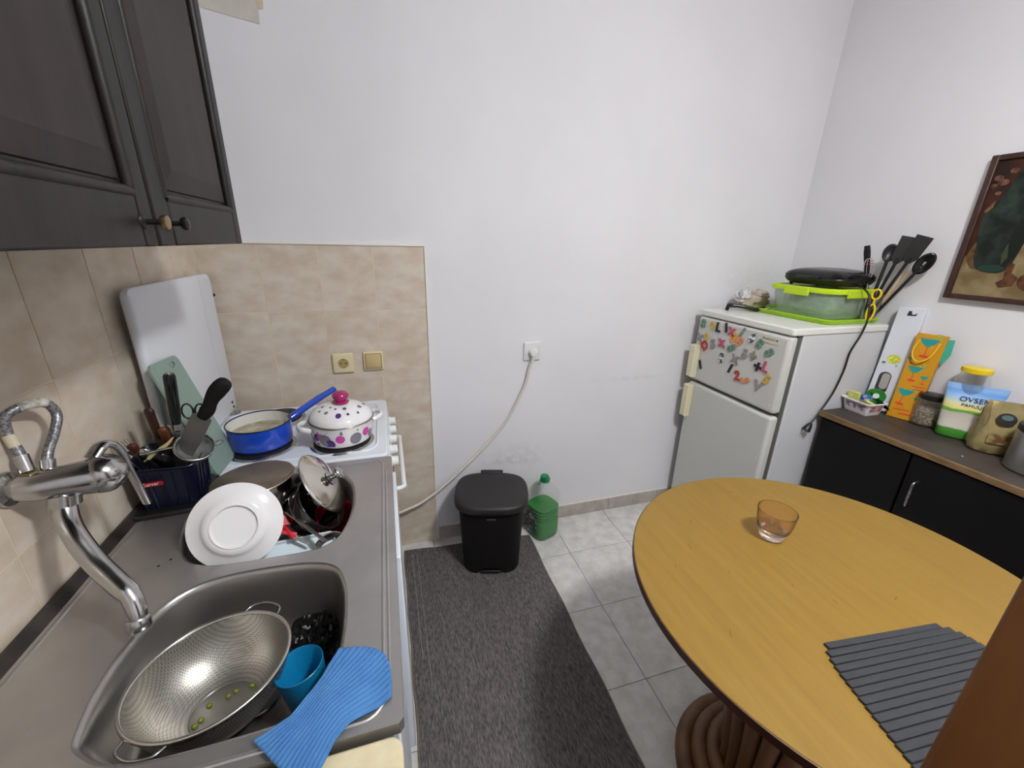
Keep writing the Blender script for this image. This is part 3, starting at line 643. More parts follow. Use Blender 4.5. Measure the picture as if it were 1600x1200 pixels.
o = Bx(-.008, .008, -.075, .075, -.0012, .0012).build('steel_strip', mat('strip_steel', (.42, .41, .40), .3, .9), bevel=.0006); o.matrix_world = frame((.412, -.853, .806), (.5, .3, .8), (.107, -.116, -.02)) @ RZ(PI / 2)
tag(o, 'flat grey steel strip lying diagonally beside the white plate', 'utensil')
rk = thing('red_peeler', 'small kitchen tool with red handles next to the white plate', 'utensil', M=frame((.366, -.856, .802), (.1, -.5, .8), (.8, -.6, 0)))
MB().tube(smooth([(-.034, .010, 0), (-.012, .007, .003), (.010, .002, .004), (.028, -.004, .002)], 4), .0055, 10, flat=.7).build('handle', RED, rk, sm=60)
MB().tube(smooth([(-.034, -.010, 0), (-.012, -.006, .003), (.010, .0, .004), (.028, .006, .002)], 4), .005, 10, flat=.7).build('handle', mat('pink_red', '#c8394e', .35), rk, sm=60)
MB().loft([[(.026, -.005, z), (.068, -.004, z), (.068, .002, z), (.026, .005, z)] for z in (0, .0015)]).build('blade', MATS['strip_steel'], rk)
rr_ = thing('red_container', 'deep red plastic tub at the bottom of the far sink bowl', 'tub', (.468, -.775, .685))
MB().loft([[(x, y, 0) for x, y in rrect(.075, .12, .02)], [(x, y, .075) for x, y in rrect(.088, .135, .022)], [(x, y, .078) for x, y in rrect(.092, .139, .022)], [(x, y, .076) for x, y in rrect(.084, .131, .021)], [(x, y, .004) for x, y in rrect(.07, .115, .018)]], RZ(.2)).build('tub', mat('deep_red', '#8e0d18', .25), rr_, sm=50)
MB().tube([(x, y, .079) for x, y in rrect(.092, .139, .022)], .002, 6, RZ(.2), close=True).build('lip', RED, rr_, sm=60)
rk2 = thing('red_plastic_cover', 'red plastic lid wedged between the saucepan and the bowl', 'saucer', M=frame((.350, -.800, .812), (.3, -.7, .6)))  # flat rectangular red plastic lid
MB().prism(rrect(.075, .055, .01), 0, .006).build('plate', RED, rk2, bevel=.002)
MB().tube([(x, y, .006) for x, y in rrect(.068, .048, .008)], .002, 6, close=True).build('ridge', mat('red_ridge', '#d84a4f', .3), rk2, sm=60)
mg_ = thing('dark_mug', 'small dark rimmed mug at the right edge of the far sink bowl', 'mug', M=frame((.468, -.895, .775), (-.1, -.25, 1)))
MB().shell([(.0005, -.085), (.030, -.085), (.033, -.08), (.034, 0), (.0335, .002), (.031, 0), (.030, -.075), (.0005, -.078)], 32).build('cup', mat('brown_mug', '#21120e', .2, coat=.3), mg_, sm=50)
MB().tube([(p[0], p[1], .002) for p in circ(.033, 32)], .0016, 6, close=True).build('rim', mat('mug_rim', '#a58e86', .3), mg_, sm=60)
MB().tube(smooth([(.034, 0, -.015), (.052, 0, -.022), (.054, 0, -.045), (.034, 0, -.058)], 4), .004, 8).build('handle', MATS['brown_mug'], mg_, sm=60)

# ------------------------------------------------------------ things in the near bowl
CM = frame((.318, -1.176, .790), (-.05, .09, .99))
co = thing('colander', 'large steel mesh colander with two wire handles in the near bowl', 'colander', M=CM)
COLM = mat('perforated_steel', (.44, .425, .38), .36, .9)
nt = COLM.node_tree; N = nt.nodes; Lk = nt.links; bs = N['Principled BSDF']
tc = N.new('ShaderNodeTexCoord'); vo = N.new('ShaderNodeTexVoronoi'); vo.inputs['Scale'].default_value = 330; vo.inputs['Randomness'].default_value = 0
Lk.new(tc.outputs['Object'], vo.inputs['Vector'])
rp = N.new('ShaderNodeValToRGB'); rp.color_ramp.elements[0].position = .30; rp.color_ramp.elements[1].position = .42
rp.color_ramp.elements[0].color = (.17, .16, .145, 1); rp.color_ramp.elements[1].color = (.42, .40, .36, 1)
Lk.new(vo.outputs['Distance'], rp.inputs['Fac']); Lk.new(rp.outputs['Color'], bs.inputs['Base Color'])
MB().shell([(.114, 0), (.111, -.016), (.102, -.042), (.086, -.064), (.064, -.080), (.050, -.086)], 56).build('mesh_bowl', COLM, co, sm=70)
MB().lathe([(.051, -.086), (.049, -.0855), (.046, -.089), (.0005, -.089)], 48).build('base_disc', mat('colander_base', (.40, .385, .35), .28, .95), co, sm=40)
MB().shell([(.050, -.086), (.051, -.099), (.048, -.099), (.047, -.088)], 40).build('foot_ring', CHROME2, co, sm=50)
MB().tube([(p[0], p[1], .001) for p in circ(.115, 64)], .0034, 10, close=True).build('rim', mat('rim_steel', (.60, .58, .54), .25, 1), co, sm=70)
for az in (1.15, 1.15 + PI):
    MB().tube(smooth([(.114, -.034, 0), (.129, -.028, .002), (.137, 0, .003), (.129, .028, .002), (.114, .034, 0)], 5), .0022, 8, RZ(az)).build('handle', CHROME2, co, sm=60)
PEA = mat('pea_green', '#6f7c1e', .4)
pts = [(.000, .020), (.010, .026), (-.030, -.012), (.035, .028), (-.036, -.020), (-.026, .012), (.044, .010)]
for k, (a, b_) in enumerate(pts):
    r = math.hypot(a, b_); zz = -.0845
    p = CM @ Vector((a, b_, zz))
    pe = MB().lathe([(.0005, -.0042), (.0034, -.0024), (.0043, 0), (.0034, .0024), (.0005, .0042)], 10).build('pea', PEA, None, sm=80); pe.location = p; pe.scale = (1, .8 + .3 * random.random(), .9)
    tag(pe, 'small green pea left on the floor of the steel colander', 'pea', 'peas in the colander')
ku = thing('blue_cup', 'bright blue plastic cup standing in the near sink bowl', 'cup', M=frame((.453, -1.209, .790), (-.12, .07, .99)))
MB().shell([(.0005, -.100), (.027, -.100), (.029, -.097), (.038, -.002), (.0382, 0), (.0372, .001), (.0355, -.002), (.027, -.094), (.0005, -.095)], 44).build('body', CUPB, ku, sm=40)
bgg = thing('black_bag', 'crumpled glossy black plastic bag in the corner of the near bowl', 'bag', (.455, -1.07, .684))
rnd = random.Random(3)
hts = [[rnd.random() for _ in range(30)] for _ in range(30)]
def bagf(u, v):
    w = math.sin(PI * u) ** .5 * math.sin(PI * v) ** .5 if 0 < u < 1 and 0 < v < 1 else 0
    return ((u - .5) * .125 + .004 * hts[int(u * 24)][int(v * 24)], (v - .5) * .13 + .004 * hts[int(v * 24)][int(u * 24)], .003 + w * (.022 + .020 * hts[int(u * 24)][int(v * 24) ]))
MB().grid(bagf, 24, 24).build('sheet', mat('black_film', '#09090b', .3, bump=.8, bscale=180), bgg, sm=30, thick=.001)
# blue cloth
rowsL = [(.424, -1.338), (.444, -1.330), (.464, -1.318), (.482, -1.290), (.500, -1.268), (.512, -1.245), (.521, -1.226)]
rowsR = [(.505, -1.425), (.514, -1.392), (.528, -1.364), (.545, -1.351), (.566, -1.343), (.586, -1.336), (.602, -1.327)]
def cl(u, v):
    k = v * 6; i = min(int(k), 5); t = k - i
    L0 = Vector(rowsL[i]).lerp(Vector(rowsL[i + 1]), t); R0_ = Vector(rowsR[i]).lerp(Vector(rowsR[i + 1]), t)
    p = L0.lerp(R0_, u)
    bul = math.sin(PI * u) * max(0, v - .55) * .07
    p = p + Vector((bul * .9, bul * .75))
    z = SZ + .005 + .012 * math.exp(-((v - .45) / .25) ** 2) * math.sin(PI * u) + .0035 * math.sin(9 * v + 3 * u) * math.sin(PI * v) + .0009 * math.sin(u * 2 * PI * 16)
    z += .010 * max(0, .35 - v) * (1 - u)
    return (p.x, p.y, z)
cth = MB().grid(cl, 96, 40).build('cleaning_cloth', TOWEL, None, sm=70, thick=.0016, origin=(.51, -1.32, SZ))
tag(cth, 'blue ribbed cleaning cloth draped over the corner of the sink', 'cloth')
# small specks of dirt on the drainer
for k, (x, y) in enumerate(((.150, -.93), (.165, -.915))):
    o = MB().lathe([(.0005, 0), (.0028, .0004), (.002, .001), (.0005, .0012)], 8).build('food_crumb', mat('crumb', '#14110f' if k == 0 else '#d8d4cc', .6), None, sm=60); o.location = (x, y, SZ + .0002)
    tag(o, ('dark' if k == 0 else 'pale') + ' crumb on the steel rim between the two sink bowls', 'crumb')

# ------------------------------------------------------------ sockets, switch and cords
def plate_thing(name, label, cat, c, w, h, m, rotm=None):
    M = TR(c) @ RX(PI / 2)          # local x right, y up, z towards the room
    t = thing(name, label, cat, M=M)
    MB().loft([[(x, y, z) for x, y in rrect(w - 2 * i, h - 2 * i, .006)] for z, i in ((0, 0), (.006, 0), (.009, .002), (.010, .005))]).build('cover', m, t, sm=40)
    return t, M
t, M = plate_thing('power_socket', 'beige wall socket on the tiles above the stove', 'socket', (.449, -.008, .974), .082, .083, BEIGEP)
MB().lathe([(.0205, .0095), (.0205, .0104), (.0005, .0104)], 28).build('well', mat('well_shade', '#a8925f', .5), t, sm=40)
MB().tube([(p[0], p[1], .0105) for p in circ(.0215, 28)], .0012, 6, close=True).build('well_rim', BEIGEP, t, sm=60)
for s in (-1, 1): MB().lathe([(.0032, .0100), (.0032, .0109), (.0005, .0109)], 10, TR((s * .0095, 0, 0))).build('pin_hole', BLACKP, t)
for s in (-1, 1): Bx(-.004, .004, s * .0185 - .002, s * .0185 + .002, .009, .0112).build('earth_clip', BRASS, t)
t, M = plate_thing('light_switch', 'beige rocker light switch beside the beige socket', 'switch', (.568, -.008, .977), .080, .080, BEIGEP)
MB().loft([[(x, y, z) for x, y in rrect(.062 - 2 * i, .062 - 2 * i, .004)] for z, i in ((.0105, 0), (.0125, .0), (.0150, .003))]).build('rocker', BEIGEP2, t, sm=40)
MB().tube([(x, y, .0102) for x, y in rrect(.064, .064, .004)], .0010, 6, close=True).build('gap', mat('gap_brown', '#6b5730', .6), t)
t, M = plate_thing('white_socket', 'white wall socket above the pedal bin with a plug in it', 'socket', (1.282, 0, .978), .086, .088, mat('socket_white', '#dcdcda', .35))
MB().tube([(p[0], p[1] - .003, .0102) for p in circ(.022, 28)], .0012, 6, close=True).build('well_rim', WHITEP, t, sm=60)
cd = thing('stove_cable', 'white power cable hanging from the wall plug down to the stove', 'cable', (1.282, -.02, .97))
MB().lathe([(.020, .010), (.021, .014), (.020, .030), (.016, .036), (.0005, .037)], 24, TR((1.284, 0, .975)) @ RX(PI / 2)).build('plug', WHITEP, cd, world=True, sm=40)
MB().tube([(1.284, -.026, .972), (1.282, -.026, .950), (1.278, -.022, .930)], [.010, .0085, .006], 12).build('strain_relief', WHITEP, cd, world=True, sm=50)
cab = smooth([(1.278, -.022, .935), (1.268, -.018, .90), (1.250, -.016, .82), (1.205, -.015, .72), (1.156, -.014, .63), (1.075, -.014, .535), (.995, -.016, .455), (.90, -.020, .370), (.80, -.028, .295), (.72, -.040, .255), (.66, -.050, .240), (.60, -.055, .225), (.50, -.055, .20)], 5)
MB().tube(cab, .0072, 10).build('wire', mat('cable_white', '#d8d0c6', .5), cd, world=True, sm=60)

# ------------------------------------------------------------ rug, bin, bottle
rg = thing('woven_rug', 'dark grey woven rug runner on the tiled floor', 'rug', (.95, -1.1, 0))
def rugf(z):
    L = []
    n = 30
    for k in range(n + 1): L.append((1.268 + .003 * math.sin(k * 1.3), -.105 - 2.2 * k / n, z))
    for k in range(n + 1): L.append((.632 + .002 * math.sin(k * 1.7), -2.305 + 2.252 * k / n, z))
    for k in range(1, 8): L.append((.632 + .636 * k / 8, -.053 - .052 * k / 8 + .003 * math.sin(k * 2.1), z))
    return L
mb = MB(); mb.loft([rugf(.0005), rugf(.006)]); mb.build('weave', RUGM, rg, world=True)
e = rugf(.004)
MB().tube(e[:31], .0028, 6).build('binding', RUGB, rg, world=True, sm=60)
MB().tube(e[31:62], .0028, 6).build('binding', RUGB, rg, world=True, sm=60)
for k in range(2):
    MB().tube([(.690 - k * .022, -.09, .0062), (.692 - k * .022, -.75 + .1 * k, .0062)], .0007, 5).build('pale_thread', mat('pale_thread', '#9b9287', .9), rg, world=True)

bn = thing('pedal_bin', 'dark brown plastic pedal bin with rounded lid on the rug', 'bin', (1.038, -.205, .006), -.255)
def bring2(a, b, z, notch=0):
    o = []
    for x, y in superell(a, b, 3.2, 56):
        zz = z
        if notch and y < 0: zz = z + notch * max(0, 1 - (x / .062) ** 4) if abs(x) < .062 else z
        o.append((x, y, zz))
    return o
MB().loft([bring2(.132, .112, 0, .034), bring2(.134, .114, .004, .036), bring2(.135, .115, .05), bring2(.148, .130, .30), bring2(.150, .132, .335), bring2(.158, .140, .337), bring2(.160, .142, .352), bring2(.152, .134, .354)]).build('body', BLACKM, bn, sm=45)
MB().loft([bring2(.164, .147, .348), bring2(.168, .151, .352), bring2(.168, .151, .372), bring2(.164, .147, .380), bring2(.152, .136, .385), bring2(.10, .09, .389), bring2(.02, .02, .390)]).build('lid', mat('bin_lid', '#231f1f', .5, bump=.1, bscale=400), bn, sm=45)
Bx(-.055, .055, .135, .166, .345, .388).build('hinge', MATS['bin_lid'], bn, bevel=.006)
MB().prism(rrect(.095, .05, .01), .012, .022, TR((0, -.094, 0))).build('pedal', BLACKP, bn, bevel=.003)
MB().prism(rrect(.040, .008, .002), 0, .0015, TR((.0, -.1345, .318)) @ RX(PI / 2)).build('badge', mat('bin_badge', '#4a4444', .4), bn)

bt = thing('green_bottle', 'large clear plastic bottle half full of green liquid beside the bin', 'bottle', (1.345, -.092, 0), .35)
def br(w, z, e=3.4): return [(x, y, z) for x, y in superell(w, w, e, 44)]
prof = [(.060, 0), (.070, .006), (.073, .02), (.073, .10)]
z = .10
for k in range(7):
    prof += [(.0705, z + .004), (.067, z + .010), (.0715, z + .018)]; z += .019
prof += [(.073, .238), (.068, .262), (.052, .290), (.030, .306), (.020, .312), (.0175, .318), (.0175, .332)]
MB().loft([br(w, z, 3.4 if z < .28 else 2.0) for w, z in prof], None, True, False).build('shell', CLEARP, bt, sm=50)
lq = [(.057, .002), (.067, .008), (.0705, .021), (.0705, .10)]
z = .10
for k in range(4):
    lq += [(.068, z + .004), (.0645, z + .010), (.069, z + .018)]; z += .019
lq.append((.0695, .178))
MB().loft([br(w, z) for w, z in lq]).build('liquid', GREENL, bt, sm=50)
CAPG = mat('cap_green', '#157a4a', .4)
MB().lathe([(.021, .318), (.0225, .320), (.0225, .340), (.020, .345), (.0005, .346)], 24).build('cap', CAPG, bt, sm=40)
MB().tube([(p[0], p[1], .316) for p in circ(.0235, 28)], .003, 8, close=True).build('neck_ring', CAPG, bt, sm=60)
for s in (-1, 1):
    MB().tube(smooth([(s * .023, 0, .320), (s * .034, 0, .320), (s * .035, 0, .306), (s * .024, 0, .306)], 4), .0025, 8).build('carry_loop', CAPG, bt, sm=60)
MB().grid(lambda u, v: (-.0755, -.04 + .08 * u, .06 + .09 * v), 4, 4).build('label', mat('bottle_label', '#3d4a44', .5, col2='#b9c2bd', scale=50, lo=.5, hi=.6), bt)

# ------------------------------------------------------------ table
TC, TR_, TZ = (1.575, -1.298), .4505, .745
tb = thing('round_table', 'round honey-coloured wooden table with a rattan pedestal', 'table', (TC[0], TC[1], 0))
MB().lathe([(TR_ - .006, TZ - .020), (TR_ - .0005, TZ - .018), (TR_ - .0005, TZ - .0015), (TR_ - .002, TZ), (.0005, TZ)], 96).build('tabletop', TABLEW, tb, sm=40)
MB().shell([(TR_ - .004, TZ - .022), (TR_ + .001, TZ - .020), (TR_ + .001, TZ - .0022), (TR_ - .0008, TZ - .0018)], 96).build('edge_band', TABLEE, tb, sm=40)
MB().lathe([(.26, TZ - .055), (.262, TZ - .021), (.0005, TZ - .021)], 48).build('apron', RATTAN, tb, sm=40)
for r, z, rr in ((.222, .026, .026), (.182, .052, .024), (.146, .076, .022)):
    MB().tube([(p[0], p[1], z) for p in circ(r, 56)], rr, 12, close=True).build('base_ring', RATTAN, tb, sm=70)
MB().lathe([(.21, .004), (.21, .03), (.15, .07), (.0005, .075)], 40).build('base_core', RATTAN, tb, sm=50)
for k in range(22):
    a = 2 * PI * k / 22
    pth = [((.118 + .10 * t ** 1.6) * math.cos(a + .18 * t), (.118 + .10 * t ** 1.6) * math.sin(a + .18 * t), .07 + (.62) * t) for t in [i / 8 for i in range(9)]]
    MB().tube(pth, [.0165 + .010 * (i / 8) for i in range(9)], 10).build('cane_pole', RATTAN, tb, sm=70)
SCR = mat('table_scratch', '#7a4a18', .6)
for k, (x, y, a, l) in enumerate(((1.25, -1.15, .9, .014), (1.33, -1.10, 1.3, .018), (1.40, -1.02, .6, .012), (1.47, -1.27, .7, .012), (1.62, -.93, .2, .016), (1.70, -1.00, -.3, .02), (1.36, -1.20, 1.2, .014), (1.24, -1.33, 1.0, .02), (1.52, -1.33, 1.5, .012), (1.66, -1.36, .3, .016))):
    MB().prism([(-l / 2, -.0006), (0, -.0011), (l / 2, -.0005), (l / 2, .0004), (0, .0010), (-l / 2, .0006)], TZ, TZ + .00025, TR((x, y, 0)) @ RZ(a)).build('scratch', SCR, tb, world=True)
# tumbler
GSC = Matrix.Scale(1.32, 4)
gl = thing('glass_tumbler', 'small pinkish amber glass tumbler near the far side of the table', 'glass', (1.565, -1.127, TZ + .0005))
MB().loft([[(r * math.cos(2 * PI * k / 48), r * math.sin(2 * PI * k / 48), z) for k in range(48)] for r, z in ((.001, 0), (.019, 0), (.0225, .003), (.0232, .009), (.0240, .013), (.0292, .022), (.0325, .036), (.0345, .060), (.0345, .0615), (.0335, .0615), (.0325, .055), (.0305, .036), (.0270, .024), (.020, .016), (.001, .014))], GSC, True, True).build('glass', AMBERG, gl, sm=60)
for k in range(3):
    for j in range(20):
        a = 2 * PI * (j + .5 * (k % 2)) / 20; z = .022 + k * .008; r = (.0295, .0318, .0333)[k]
        if k == 0 and j % 1 == 0:
            pass
# ribbed place mat: every rib a part
pm = thing('ribbed_place_mat', 'dark grey ribbed place mat on the near side of the table', 'place mat', (1.53, -1.55, TZ))
MATG = mat('mat_grey', '#303135', .8, bump=.3, bscale=300)
MATD = mat('mat_groove', '#161515', .9)
poly = []
for i in range(22):
    yv = -1.405 - .0131 * i
    inset = (.017, .008, .003, .001)[i] if i < 4 else 0
    xl = 1.378 - .27 * .0131 * i + inset if i < 16 else 1.378 - .27 * .0131 * 16 + .012 * (i - 16) ** 1.3 * .3
    xr = 1.688 + .10 * .0131 * i - inset * 1.5
    yc = TC[1]; 
    MB().prism([(xl, yv - .0061), (xr, yv - .0061 - .03), (xr, yv + .0061 - .03), (xl, yv + .0061)], TZ + .0012, TZ + .0058).build('rib', MATG, pm, world=True, bevel=.0018, seg=2)
    poly.append((xl, xr, yv))
pb = [(xl + .003, yv) for xl, xr, yv in poly] + [(xr - .003, yv - .03) for xl, xr, yv in reversed(poly)]
MB().prism(pb, TZ + .0003, TZ + .0024).build('backing', MATD, pm, world=True)

# ------------------------------------------------------------ fridge
FX, FY0, FY1, FZ = 2.165, -.575, -.052, 1.165
fr = thing('fridge', 'white two-door fridge covered in number magnets in the corner', 'fridge', (2.43, -.31, 0))
Bx(FX + .066, 2.70, FY0 + .001, FY1 - .001, .03, FZ - .03).build('body', FRIDGE, fr, world=True, bevel=.004)
MB().prism([(x + 2.4345, y + (FY0 + FY1) / 2) for x, y in rrect(.535, FY1 - FY0 + .006, .012)], FZ - .030, FZ).build('top', mat('fridge_top', '#dfdfd8', .35), fr, world=True, bevel=.006, seg=3)
Bx(FX + .044, FX + .067, FY0 + .008, FY1 - .008, .06, FZ - .034).build('seal', mat('grey_seal', '#55554f', .7), fr, world=True)
for (z0, z1, hz0, hz1) in ((.797, FZ - .034, .815, .985), (.06, .783, .592, .770)):
    d = Bx(FX, FX + .045, FY0 + .002, FY1 - .002, z0, z1).build('door', FDOOR, fr, world=True, bevel=.014, seg=4)
    h = MB().loft([[(FX - xx, y, z) for y, z in ((FY1 - .046 + i, hz0 + i), (FY1 - .006 - i, hz0 + i), (FY1 - .006 - i, hz1 - i), (FY1 - .046 + i, hz1 - i))] for xx, i in ((-.002, 0), (.026, 0), (.032, .004))]).build('handle', CREAM, d, world=True)
    for zz in ((z0 + .035) if z0 > .5 else (z1 - .20),):
        MB().lathe([(.003, 0), (.003, .001), (.0005, .0015)], 8, TR((FX - .0002, FY0 + .025, zz)) @ RY(-PI / 2)).build('screw', WHITEP, d, world=True)
    if z0 > .5: door_top = d
FT = Matrix(((0, 0, -1, FX - .0005), (-1, 0, 0, 0), (0, 1, 0, 0), (0, 0, 0, 1)))     # text frame on the door
MB().prism([(x + .485, y + 1.101) for x, y in rrect(.082, .028, .002)], 0, .0014, FT).build('badge', mat('badge_cream', '#cfcbb6', .4), door_top, world=True)
text('Bauknecht', .0145, mat('badge_ink', '#3a372f', .5), door_top, FT @ TR((.477, 1.104, .0015)), ext=.0002, shear=.25)
MB().prism(circ(.004, 14), 0, .0004, FT @ TR((.517, 1.104, .0014))).build('badge_mark', MATS['badge_ink'], door_top, world=True)
NMC = {'green': 'sage green', 'yellow': 'yellow', 'black': 'black', 'pink': 'pink', 'orange': 'orange', 'peach': 'peach', 'zebra': 'black and white striped', 'grey': 'grey', 'red': 'red', 'olive': 'olive grey'}
MAG = [('8', 'green', -.091, 1.094, .1, 'at the top left corner'), ('9', 'yellow', -.153, 1.093, 0, 'second from the left in the top row'), ('L', 'black', -.193, 1.096, .05, 'in the top row beside the yellow nine'), ('1', 'black', -.242, 1.103, -.2, 'in the top row left of the pink cross'), ('x', 'pink', -.278, 1.098, .1, 'in the top row above the orange eight'), ('1', 'green', -.337, 1.102, .5, 'leaning in the top row'), ('8', 'orange', -.296, 1.069, .5, 'below the top pink cross'), ('8', 'peach', -.33, 1.057, .6, 'touching the orange eight'), ('6', 'zebra', -.394, 1.089, .4, 'left of the cream badge'), ('8', 'green', -.437, 1.071, .4, 'just under the cream badge'), ('8', 'green', -.492, 1.047, .9, 'at the right edge under the badge'), ('x', 'grey', -.084, 1.029, .2, 'at the left edge below the green eight'), ('9', 'yellow', -.126, 1.029, -.1, 'above the red piece on the left'), ('D', 'red', -.127, .991, -.8, 'on the left under the yellow nine'), ('5', 'grey', -.179, 1.009, -.2, 'right of the red piece'), ('x', 'pink', -.231, 1.034, 0, 'alone in the second row'), ('8', 'green', -.291, 1.018, 1.0, 'lying on its side in the middle'), ('2', 'zebra', -.246, .958, .2, 'in the third row on the left'), ('x', 'grey', -.328, .98, .2, 'in the third row left of a grey five'), ('5', 'grey', -.373, 1.009, .1, 'beside the olive plus'), ('+', 'olive', -.419, 1.013, .1, 'right of the grey five'), ('+', 'black', -.453, .972, .2, 'beside the pink letter on the right'), ('L', 'pink', -.491, .983, .2, 'at the right edge beside the black plus'), ('1', 'black', -.12, .887, -.4, 'alone at the lower left'), ('1', 'black', -.31, .923, .35, 'above left of the red two'), ('2', 'red', -.357, .903, -.1, 'in the bottom row'), ('3', 'peach', -.402, .896, 1.2, 'right of the red two'), ('5', 'yellow', -.51, .933, .4, 'at the lower right'), ('V', 'grey', -.476, .893, .1, 'lowest on the right')]
WORDS = {'8': 'number eight', '9': 'number nine', 'L': 'letter L', '1': 'number one', 'x': 'cross', '6': 'number six', 'D': 'rounded piece', '5': 'number five', '2': 'number two', '+': 'plus sign', '3': 'number three', 'V': 'letter V'}
for ch, cl_, y, z, a, where in MAG:
    o = text(ch, .072 if ch in '+x' else .060, GREENM[cl_], None, FT @ TR((-y, z, .0022)) @ RZ(-a), ext=.0018, off=.0026, name='fridge_magnet', top=True)
    tag(o, NMC[cl_] + ' ' + WORDS[ch] + ' magnet ' + where, 'magnet', 'magnets on the freezer door')

# ------------------------------------------------------------ things on the fridge
ty = thing('lime_tray', 'bright lime green plastic tray on top of the fridge', 'tray', (2.54, -.325, FZ))
TX, TY = .315, .44
MB().loft([[(x, y, z) for x, y in rrect(TX - 2 * i, TY - 2 * i, .03)] for z, i in ((.0005, .010), (.004, .006), (.018, 0), (.020, .002), (.017, .006), (.006, .012))]).build('base', LIMEG, ty, sm=45)
MB().tube([(x, y, .0185) for x, y in rrect(TX - .002, TY - .002, .03)], .003, 8, close=True).build('lip', LIMEG, ty, sm=60)
kc = thing('food_container', 'clear plastic food box with a lime green clip lid on the tray', 'container', (2.548, -.355, FZ + .0065))
FROST = mat('frosted_plastic', (.55, .68, .55), .2, alpha=.30)
MB().loft([[(x, y, z) for x, y in rrect(.225 + 2 * i, .255 + 2 * i, .05)] for z, i in ((0, 0), (.006, .006), (.06, .016), (.120, .024), (.122, .024), (.120, .021), (.06, .013), (.008, .004))]).build('tub', FROST, kc, sm=45)
MB().loft([[(x, y, z) for x, y in rrect(.285 + 2 * i, .315 + 2 * i, .055)] for z, i in ((.116, 0), (.115, .003), (.132, .003), (.136, 0), (.136, -.012), (.132, -.016), (.132, -.05))]).build('lid', LIME, kc, sm=45)
for (x, y, w, d) in ((-.148, 0, .010, .12), (0, -.163, .12, .010)):
    Bx(x - w / 2, x + w / 2, y - d / 2, y + d / 2, .098, .134).build('clip', LIME, kc, bevel=.004)
rnd2 = random.Random(11)
def crumple(a, b, c, seed, amp=.12, e=2.6):
    r = random.Random(seed); ph = [(r.uniform(2, 6), r.uniform(2, 6), r.uniform(0, 6), r.uniform(.4, 1)) for _ in range(7)]
    def f(u, v):
        t = 2 * PI * u; p = PI * (v - .5); cc, ss = math.cos(t), math.sin(t); cp, sp_ = math.cos(p), math.sin(p)
        pw = lambda q: math.copysign(abs(q) ** (2 / e), q)
        k = 1 + amp * sum(w * math.sin(A * t + 2 * B * p + C) for A, B, C, w in ((round(A), B, C, w) for A, B, C, w in ph)) / 3
        return (a * pw(cc) * pw(cp) * k, b * pw(ss) * pw(cp) * k, c * (1 + pw(sp_)) * (1 if sp_ < 0 else k))
    return f
o = MB().grid(crumple(.098, .112, .048, 5), 36, 18).build('wrapped_salad', mat('salad_bag', '#9dbf96', .3, col2='#457a42', scale=22, detail=5, bump=.6, bscale=60), None, sm=50, origin=None)
o.location = (2.548, -.355, FZ + .016); tag(o, 'pale green bag of leaves inside the lime-lidded box', 'bag')
gp = thing('contact_grill', 'black electric contact grill standing on the lime lid', 'grill', (2.562, -.362, FZ + .1415), .0)
GZ = .018
MB().loft([[(x, y, z) for x, y in rrect(.21 + 2 * i, .255 + 2 * i, .05)] for z, i in ((GZ - .010, -.01), (GZ, .008), (GZ + .016, .016), (GZ + .022, .014))]).build('lower_shell', BLACKP, gp, sm=45)
MB().loft([[(x, y, z) for x, y in rrect(.21 + 2 * i, .255 + 2 * i, .05)] for z, i in ((GZ + .0225, .015), (GZ + .030, .016), (GZ + .042, .008), (GZ + .052, -.010), (GZ + .058, -.035), (GZ + .061, -.07))]).build('upper_shell', BLACKG, gp, sm=45)
for sx in (-1, 1):
    for sy in (-1, 1):
        MB().lathe([(.006, 0), (.009, .014), (.0005, .014)], 14, TR((sx * .085, sy * .105, 0))).build('foot', BLACKP, gp, sm=40)
MB().tube(smooth([(-.11, -.045, GZ + .020), (-.132, -.040, GZ + .022), (-.138, 0, GZ + .023), (-.132, .040, GZ + .022), (-.11, .045, GZ + .020)], 4), .009, 10, flat=.6).build('handle', BLACKP, gp, sm=60)
Bx(-.113, -.100, .03, .06, GZ + .014, GZ + .022).build('latch', CHROME2, gp, bevel=.002)
cg = smooth([(2.55, -.488, FZ + .160), (2.545, -.510, FZ + .158), (2.545, -.560, FZ + .125), (2.535, -.588, FZ + .04), (2.52, -.592, FZ - .03), (2.495, -.586, FZ - .11), (2.495, -.583, FZ - .19), (2.47, -.583, FZ - .29), (2.425, -.584, FZ - .37), (2.385, -.587, FZ - .42)], 6)
MB().tube(cg, .0038, 8).build('cord', BLACKP, gp, world=True, sm=60)
pg = frame((2.383, -.588, FZ - .422), (-.5, 0, -.8), (0, 1, 0))
MB().lathe([(.005, 0), (.009, .006), (.0125, .016), (.0165, .034), (.0165, .040), (.0005, .040)], 16, pg).build('plug', BLACKP, gp, world=True, sm=50)
for s in (-1, 1): MB().tube([(0, s * .0095, .040), (0, s * .0095, .058)], .0024, 8, pg).build('pin', CHROME, gp, world=True, sm=60)
